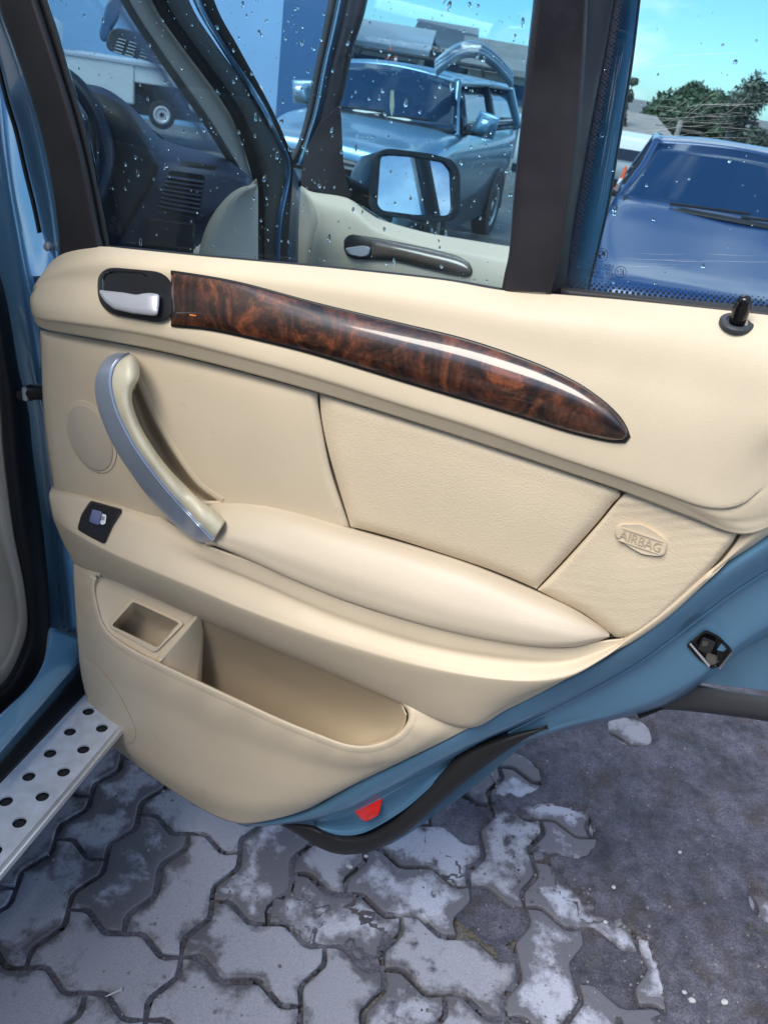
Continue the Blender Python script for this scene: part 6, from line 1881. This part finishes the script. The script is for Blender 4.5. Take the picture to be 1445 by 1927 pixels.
pane = [(60, -160), (95, 10), (118, 90), (142, 170), (170, 262), (188, 350), (203, 425), (209, 480), (400, 494), (555, 508), (700, 522), (840, 538), (944, 556), (960, 470), (980, 235), (1004, 0), (1010, -120)]
wg = prism('window_glass', H(pane, -.011), dr, M['glass'], rd, dh=-.004, smooth=False)
qpane = [(1170, -110), (1150, 0), (1132, 100), (1110, 215), (1088, 336), (1072, 436), (1060, 556), (1200, 575), (1445, 600), (1600, 620), (1600, -70)]
qg = prism('quarter_glass', H(qpane, -.011), dr, M['glass'], rd, dh=-.004, smooth=False)
b0 = [(1055, 545), (1200, 560), (1320, 574), (1445, 588), (1620, 610)]
b1 = [(1055, 556), (1200, 569), (1320, 583), (1445, 596), (1620, 618)]
bu = [(1055, 540), (1200, 555), (1320, 567), (1445, 579), (1620, 600)]
grid_obj('quarter_glass_seal', grid_rows([H(bu, -.010), H(bu, -.004), H(b0, .006), H(b1, .008)], 30, 4), dr, M['rubber'], rd, thick=0.003)
bs = [(200, 462), (250, 465.5), (400, 480.5), (555, 494.5), (700, 508.5), (840, 524.5), (948, 543)]
be_ = [(x, y + 5) for x, y in bs]
grid_obj('belt_seal', grid_rows([H([(x, y) for x, y in bs], -.010), H(bs, .002), H(be_, .008)], 60, 4), dr, M['rubber'], rd, thick=0.002)

# painted outer post seen through the quarter glass
xo = [(1222, -170), (1212, -60), (1205, 0), (1191, 117), (1175, 218), (1161, 302), (1148, 379), (1131, 453), (1114, 520), (1104, 570)]
xi = [(1120, -170), (1110, -60), (1100, 0), (1085, 117), (1070, 218), (1058, 302), (1044, 379), (1036, 453), (1030, 520), (1024, 570)]
grid_obj('outer_post', idx_rows([H(xi, -.040), H(fm(xi, xo, .3), -.040), H(fm(xi, xo, .90), -.040), H(fm(xi, xo, .93), -.046)], 6, 4), dr, M['paint'], rd, thick=0.003, sharp=30)
grid_obj('outer_post_seal', idx_rows([H(fm(xi, xo, .92), -.048), H(fm(xi, xo, .94), -.043), H(fm(xi, xo, .98), -.043), H(xo, -.050)], 6, 3), dr, M['rubber'], rd, thick=0.003)

# frit dots along the quarter glass
V, F = [], []


def dot(px, py, r, h=-.0104):
    c = one(dr, px, py, h); k = len(V)
    up_ = np.array([0, 0, 1.0])
    for q in range(8):
        a_ = 2 * math.pi * q / 8
        V.append(c + r * (math.cos(a_) * RD_U + math.sin(a_) * up_))
    F.append(tuple(range(k, k + 8)) if True else None)


pl = cr(po2[1:], 400); qn = 400
tot = np.sum(np.linalg.norm(np.diff(pl, axis=0), axis=1))
k = 0
L_tot = int(tot / 8.2)
for i in range(L_tot):
    p = pl[int(i / L_tot * qn)]
    for rr, off in ((.0017, 4), (.0014, 9), (.0010, 14), (.0006, 18)):
        sft = 4.1 if (off in (9, 18)) else 0
        dot(p[0] + off, p[1] + sft, rr)
pb = cr(bu, 400); tot = np.sum(np.linalg.norm(np.diff(pb, axis=0), axis=1)); L_tot = int(tot / 10.5)
for i in range(L_tot):
    p = pb[int(i / L_tot * 400)]
    for rr, off, sft in ((.0018, -2, 0), (.0014, -8, 5), (.0010, -13, 0), (.0006, -18, 5)):
        if p[0] + sft > 1066:
            dot(p[0] + sft, p[1] + off, rr)
fd_ = obj('frit_dots', V, F, M['print'], qg, smooth=False); fd_['kind'] = 'stuff'

# printed marks on the panes (read from outside, so mirrored here)
def quad(cx, cy, w, h, ang=8):
    a_ = math.radians(ang); ux, uy = math.cos(a_), math.sin(a_); vx, vy = -math.sin(a_) * .6, -math.cos(a_)
    P0 = (cx - ux * w / 2 - vx * h / 2, cy - uy * w / 2 - vy * h / 2)
    return [P0, (P0[0] + ux * w, P0[1] + uy * w), (P0[0] + ux * w + vx * h, P0[1] + uy * w + vy * h), (P0[0] + vx * h, P0[1] + vy * h)]


def mirrored(q):
    return [q[1], q[0], q[3], q[2]]


def glass_marks(pane_o, cx, cy, s, second=True):
    lines = [('SEKURIT', 0, 18, 52, 6), ('SAINT-GOBAIN', 0, 25, 46, 6), ('43R - 004529', -2, 33, 54, 8), ('DOT E11 M41 AS3', -2, 41, 52, 5)]
    for tx, dx, dy, w, h in lines:
        text_on('glass_lettering', tx, mirrored(quad(cx - 2 * s + dx * s, cy + dy * s, w * s, h * s)), dr, -.0098, M['print'], pane_o, thick=.0001)
    # roundel
    V, F = [], []
    c = one(dr, cx, cy, -.0098); upv = np.array([0, 0, 1.0]) + 0.0 * RD_U
    R_ = 11.2 * s / 1500 * np.linalg.norm(c - CAM)

    def annulus(c, ra, rb, t0=0, t1=2 * math.pi, n=36):
        k = len(V)
        for q in range(n + 1):
            a_ = t0 + (t1 - t0) * q / n
            for r in (ra, rb):
                V.append(c + r * (math.cos(a_) * RD_U + math.sin(a_) * upv))
        for q in range(n):
            F.append((k + 2 * q, k + 2 * q + 1, k + 2 * q + 3, k + 2 * q + 2))
    annulus(c, R_ * .92, R_); annulus(c, R_ * .52, R_ * .60)
    annulus(c, 0.0002, R_ * .52, 0, math.pi / 2, 8); annulus(c, 0.0002, R_ * .52, math.pi, 1.5 * math.pi, 8)
    for ch, a_ in zip('BMW', (52, 90, 128)):
        aa = math.radians(a_)
        text_on('glass_lettering', ch, mirrored(quad(cx + 8.6 * s * math.cos(aa), cy - 8.4 * s * math.sin(aa) + 1.2 * s * math.cos(aa), 4.2 * s, 4.6 * s)), dr, -.0098, M['print'], pane_o, thick=.0001)
    obj('glass_roundel', V, F, M['print'], pane_o, smooth=False)
    if second:
        V.clear(); F.clear()
        c = one(dr, cx + 36 * s, cy + 32 * s, -.0098); R_ = 10 * s / 1500 * np.linalg.norm(c - CAM)
        annulus(c, R_ * .9, R_)
        obj('glass_mark_ring', V, F, M['print'], pane_o, smooth=False)
        text_on('glass_lettering', 'E', mirrored(quad(cx + 38.5 * s, cy + 32 * s, 7 * s, 10 * s)), dr, -.0098, M['print'], pane_o, thick=.0001)
        text_on('glass_lettering', '9', mirrored(quad(cx + 31 * s, cy + 31 * s, 3 * s, 5 * s)), dr, -.0098, M['print'], pane_o, thick=.0001)


glass_marks(qg, 1131, 480, 1.0)
glass_marks(wg, 216, 414, 0.62, False)

# raindrops on the outside of the panes
def drops(name, poly, n, parent, keep_out=None):
    V, F = [], []
    xs = [p[0] for p in poly]; ys = [p[1] for p in poly]
    made = 0
    while made < n:
        x, y = random.uniform(min(xs), max(xs)), random.uniform(max(-60, min(ys)), max(ys))
        if not in_poly(x, y, poly):
            continue
        made += 1
        r = 0.00048 + 0.0014 * random.random() ** 3
        big = random.random() < .035
        if big:
            r = random.uniform(.0016, .0024)
        c = one(dr, x, y, -.0151)
        k = len(V); upv = np.array([0, 0, 1.0]); st = random.uniform(1.6, 2.6) if big else random.uniform(1.0, 1.7); tilt = random.uniform(-.3, .3)
        rings_ = [(1.0, 0.0), (0.92, .3), (0.7, .52), (0.35, .66)]
        for rr, hh in rings_:
            for q in range(9):
                a_ = 2 * math.pi * q / 9
                dx_, dy_ = math.cos(a_) * rr, math.sin(a_) * rr * st
                V.append(c + r * ((dx_ + tilt * dy_) * RD_U + dy_ * upv) - RD_N * r * hh)
        V.append(c - RD_N * r * .7)
        for j in range(3):
            for q in range(9):
                l = (q + 1) % 9
                F.append((k + j * 9 + q, k + (j + 1) * 9 + q, k + (j + 1) * 9 + l, k + j * 9 + l))
        for q in range(9):
            F.append((k + 27 + q, k + 36, k + 27 + (q + 1) % 9))
        F.append(tuple(k + q for q in range(9)))
    o = obj(name, V, F, M['water'], parent); o['kind'] = 'stuff'
    return o


drops('raindrops', pane, 680, wg)
drops('raindrops', qpane, 80, qg)

# wiper-like scratches in the quarter glass
V, F = [], []


def scratch(x0, y0, x1, y1, bend, w):
    n_ = 8; P_ = []
    for i in range(n_ + 1):
        t_ = i / n_
        P_.append((x0 + (x1 - x0) * t_, y0 + (y1 - y0) * t_ + bend * 4 * t_ * (1 - t_)))
    X = dr(H(P_, -.0099)); k = len(V)
    for i in range(n_ + 1):
        d_ = X[min(i + 1, n_)] - X[max(i - 1, 0)]; nn = np.cross(d_, RD_N); nn /= np.linalg.norm(nn)
        ww = w * (0.2 + math.sin(math.pi * i / n_))
        V.append(X[i] + nn * ww); V.append(X[i] - nn * ww)
    for i in range(n_):
        F.append((k + 2 * i, k + 2 * i + 1, k + 2 * i + 3, k + 2 * i + 2))


for _ in range(46):
    x = random.uniform(1240, 1400); y = random.uniform(185, 262); l = random.uniform(30, 130)
    a_ = random.choice([random.uniform(-.12, .12), random.uniform(-.12, .12), random.uniform(-.8, -.4)])
    scratch(x - l / 2, y - l / 2 * a_, x + l / 2, y + l / 2 * a_, random.uniform(-4, 4), random.uniform(.00002, .00006))
for _ in range(14):
    x = random.uniform(1166, 1196); y = random.uniform(60, 330); l = random.uniform(40, 150)
    scratch(x - 90 * (y - 60) / 500, y, x - 90 * (y + l - 60) / 500, y + l, random.uniform(-2, 2), random.uniform(.00001, .00004))
for _ in range(10):
    x = random.uniform(1180, 1420); y = random.uniform(470, 500); l = random.uniform(30, 160)
    scratch(x - l / 2, y, x + l / 2, y + 3, 2, random.uniform(.00002, .00006))
for tt in ((1192, 121, 1240, 108, -6), (1240, 108, 1400, 100, -2), (1195, 126, 1320, 120, 0)):
    scratch(*tt, .0001)
so = obj('scratches', V, F, M['scratch'], qg, smooth=False); so['kind'] = 'stuff'

# --- metal shell and the rear edge of the door
shell = [(92, 520), (400, 520), (800, 560), (1200, 640), (1640, 700), (1600, 860), (1445, 1000), (1329, 1078), (1228, 1160), (1120, 1240), (885, 1366), (610, 1508), (520, 1535), (440, 1535), (300, 1455), (210, 1385), (165, 1290), (150, 1060), (110, 900), (85, 640)]
prism('door_shell', H(shell, -.040), dr, M['paint_in'], rd, dh=-.018)
sk_o = [(60, 520), (400, 500), (800, 545), (1200, 585), (1660, 640), (1660, 1310), (1445, 1300), (1300, 1282), (1240, 1310), (1120, 1352), (1046, 1364), (986, 1400), (930, 1450), (866, 1501), (823, 1530), (780, 1562), (737, 1588), (694, 1603), (640, 1606), (600, 1592), (540, 1550), (440, 1500), (300, 1420), (190, 1330), (140, 1060), (80, 640)]
prism('outer_skin', H(sk_o, -.062), dr, M['paint'], rd, dh=-.012, smooth=False)

g0 = [(440, 1545, .022), (521, 1540, .026), (587, 1522, .026), (673, 1468, .026), (780, 1414, .026), (872, 1364, .026), (956, 1326, .026), (1128, 1238, .022), (1228, 1163, .022), (1329, 1077, .022), (1445, 1004, .022), (1600, 905, .022)]
g1 = [(450, 1552, .024), (530, 1548, .031), (600, 1526, .032), (690, 1476, .032), (795, 1420, .032), (895, 1368, .032), (985, 1322, .032), (1150, 1240, .030), (1250, 1166, .030), (1350, 1088, .030), (1452, 1022, .030), (1610, 925, .030)]
g2 = [(460, 1555, .016), (560, 1547, .023), (630, 1528, .026), (705, 1492, .026), (800, 1440, .026), (905, 1390, .024), (1000, 1345, .022), (1168, 1258, .018), (1262, 1186, .018), (1360, 1110, .018), (1460, 1046, .018), (1620, 950, .018)]
g3 = [(466, 1556, .002), (580, 1548, .010), (664, 1526, .012), (720, 1498, .012), (820, 1444, .012), (915, 1392, .010), (1010, 1350, .006), (1174, 1262, .002), (1272, 1194, .002), (1370, 1120, .002), (1466, 1058, .002), (1626, 960, .002)]
grid_obj('door_edge_flange', idx_rows([g0, g1, g2, g3], 8, 5), dr, M['paint_in'], rd, thick=0.002, sharp=70)
# flat shut face with the latch
f0 = [(955, 1380, .004), (1010, 1352, .004), (1174, 1264, .000), (1272, 1196, .000), (1370, 1122, .000), (1466, 1060, .000), (1626, 962, .000)]
f1 = [(958, 1384, -.001), (1020, 1356, -.004), (1185, 1272, -.010), (1284, 1208, -.010), (1382, 1134, -.010), (1474, 1074, -.010), (1632, 978, -.010)]
f2 = [(970, 1390, -.008), (1050, 1364, -.012), (1210, 1316, -.018), (1310, 1262, -.018), (1400, 1196, -.018), (1490, 1140, -.018), (1650, 1040, -.018)]
f3 = [(975, 1394, -.012), (1070, 1368, -.018), (1225, 1328, -.028), (1318, 1278, -.028), (1392, 1218, -.030), (1492, 1160, -.030), (1656, 1060, -.030)]
f4 = [(978, 1398, -.050), (1080, 1371, -.056), (1235, 1334, -.060), (1320, 1286, -.060), (1390, 1228, -.060), (1490, 1170, -.060), (1656, 1070, -.060)]
grid_obj('shut_face', idx_rows([f0, f1, f2, f3, f4], 10, 5), dr, M['paint_in'], rd, thick=0.002, sharp=50, keep='shut')
on_shut = onto('shut')
lt_ = rounded([(1327, 1184), (1352, 1196), (1379, 1224), (1352, 1256), (1338, 1260), (1312, 1240), (1289, 1214)], 6, 3)
la = ring('door_latch', [scaled(lt_, 1.0, .0), scaled(lt_, .98, .003), scaled(lt_, .86, .003), scaled(lt_, .80, -.004 + .0045)], on_shut, M['gloss_black'], rd)
prism('latch_plate', H(rounded([(1322, 1198), (1346, 1208), (1336, 1232), (1312, 1222)], 3, 3), .0045), on_shut, M['dark_trim'], la, dh=-.002)
prism('latch_grease', H(rounded([(1320, 1206), (1332, 1207), (1331, 1216), (1321, 1217)], 3, 3), .0055), on_shut, M['latch'], la, dh=-.0005)
prism('latch_claw', H(rounded([(1330, 1228), (1350, 1234), (1346, 1250), (1336, 1252), (1326, 1240)], 4, 3), .0060), on_shut, M['latch'], la, dh=-.003)
prism('latch_jaw', H([(1296, 1212), (1299, 1210), (1336, 1252), (1333, 1256)], .0052), on_shut, M['chrome'], la, dh=-.002)
prism('latch_rim', H([(1350, 1257), (1376, 1226), (1379, 1228), (1354, 1260)], .0050), on_shut, M['chrome'], la, dh=-.002)
# recess with the red reflector
c0 = [(587, 1546, .010), (664, 1526, .012), (720, 1498, .012), (780, 1464, .012), (836, 1434, .010), (860, 1420, .008)]
c1 = [(590, 1548, .002), (650, 1542, .000), (700, 1528, -.002), (760, 1495, -.002), (815, 1455, -.002), (850, 1432, .0)]
c2 = [(592, 1552, -.002), (640, 1562, -.006), (690, 1556, -.008), (755, 1518, -.008), (808, 1472, -.006), (845, 1440, -.004)]
c3 = [(590, 1556, .000), (634, 1570, .001), (685, 1565, .001), (758, 1523, .001), (812, 1477, .001), (850, 1444, .000)]
grid_obj('reflector_recess', idx_rows([c0, c1, c2, c3], 8, 5), dr, M['paint_in'], rd, thick=0.002, sharp=70, keep='recess')
on_rec = onto('recess')
rf = rounded([(664, 1525), (718, 1498), (720, 1503), (713, 1534), (692, 1546), (682, 1545)], 4, 3)
ring('red_reflector', [scaled(rf, 1.0, -.004), scaled(rf, .985, .0085), scaled(rf, .93, .0095)], dr, M['reflector'], rd)
# weatherstrip along the wheel arch edge
w0 = [(516, 1543, .012), (545, 1549, .010), (587, 1553, .006), (612, 1564, .002), (645, 1572, .000), (690, 1570, .000), (740, 1544, .000), (800, 1490, .000), (834, 1450, .0), (872, 1414, .0), (950, 1384, .0), (1029, 1367, -.010)]
w1 = [(520, 1547, .014), (550, 1556, .014), (588, 1564, .014), (618, 1576, .013), (650, 1584, .013), (695, 1580, .013), (748, 1553, .013), (805, 1502, .013), (845, 1460, .013), (885, 1424, .013), (955, 1391, .012), (1029, 1367.6, -.006)]
w2 = [(522, 1549, .008), (558, 1566, .006), (600, 1590, .004), (630, 1602, .002), (660, 1604, .002), (705, 1596, .002), (765, 1561, .002), (826, 1508, .002), (868, 1472, .002), (912, 1438, .002), (965, 1402, .002), (1029, 1368.6, -.008)]
w3 = [(521, 1549, -.010), (556, 1568, -.020), (598, 1594, -.040), (630, 1606, -.050), (662, 1608, -.052), (708, 1599, -.052), (768, 1564, -.052), (828, 1511, -.052), (870, 1475, -.052), (914, 1441, -.052), (967, 1404, -.050), (1029, 1369.4, -.045)]
grid_obj('weatherstrip', idx_rows([w0, w1, w2, w3], 8, 5), dr, M['rubber'], rd, thick=0.003, sharp=70)
# grey cladding at the bottom of the outer skin behind
k0 = [(1200, 1334), (1250, 1312), (1300, 1288), (1370, 1300), (1445, 1311), (1650, 1340)]
k1 = [(1180, 1340), (1240, 1336), (1290, 1338), (1360, 1346), (1445, 1358), (1650, 1392)]
grid_obj('sill_cladding', idx_rows([H(k0, -.074), H(fm(k0, k1, .15), -.062), H(fm(k0, k1, .8), -.060), H(k1, -.074)], 8, 4), dr, M['grey_plastic'], rd, thick=0.012)
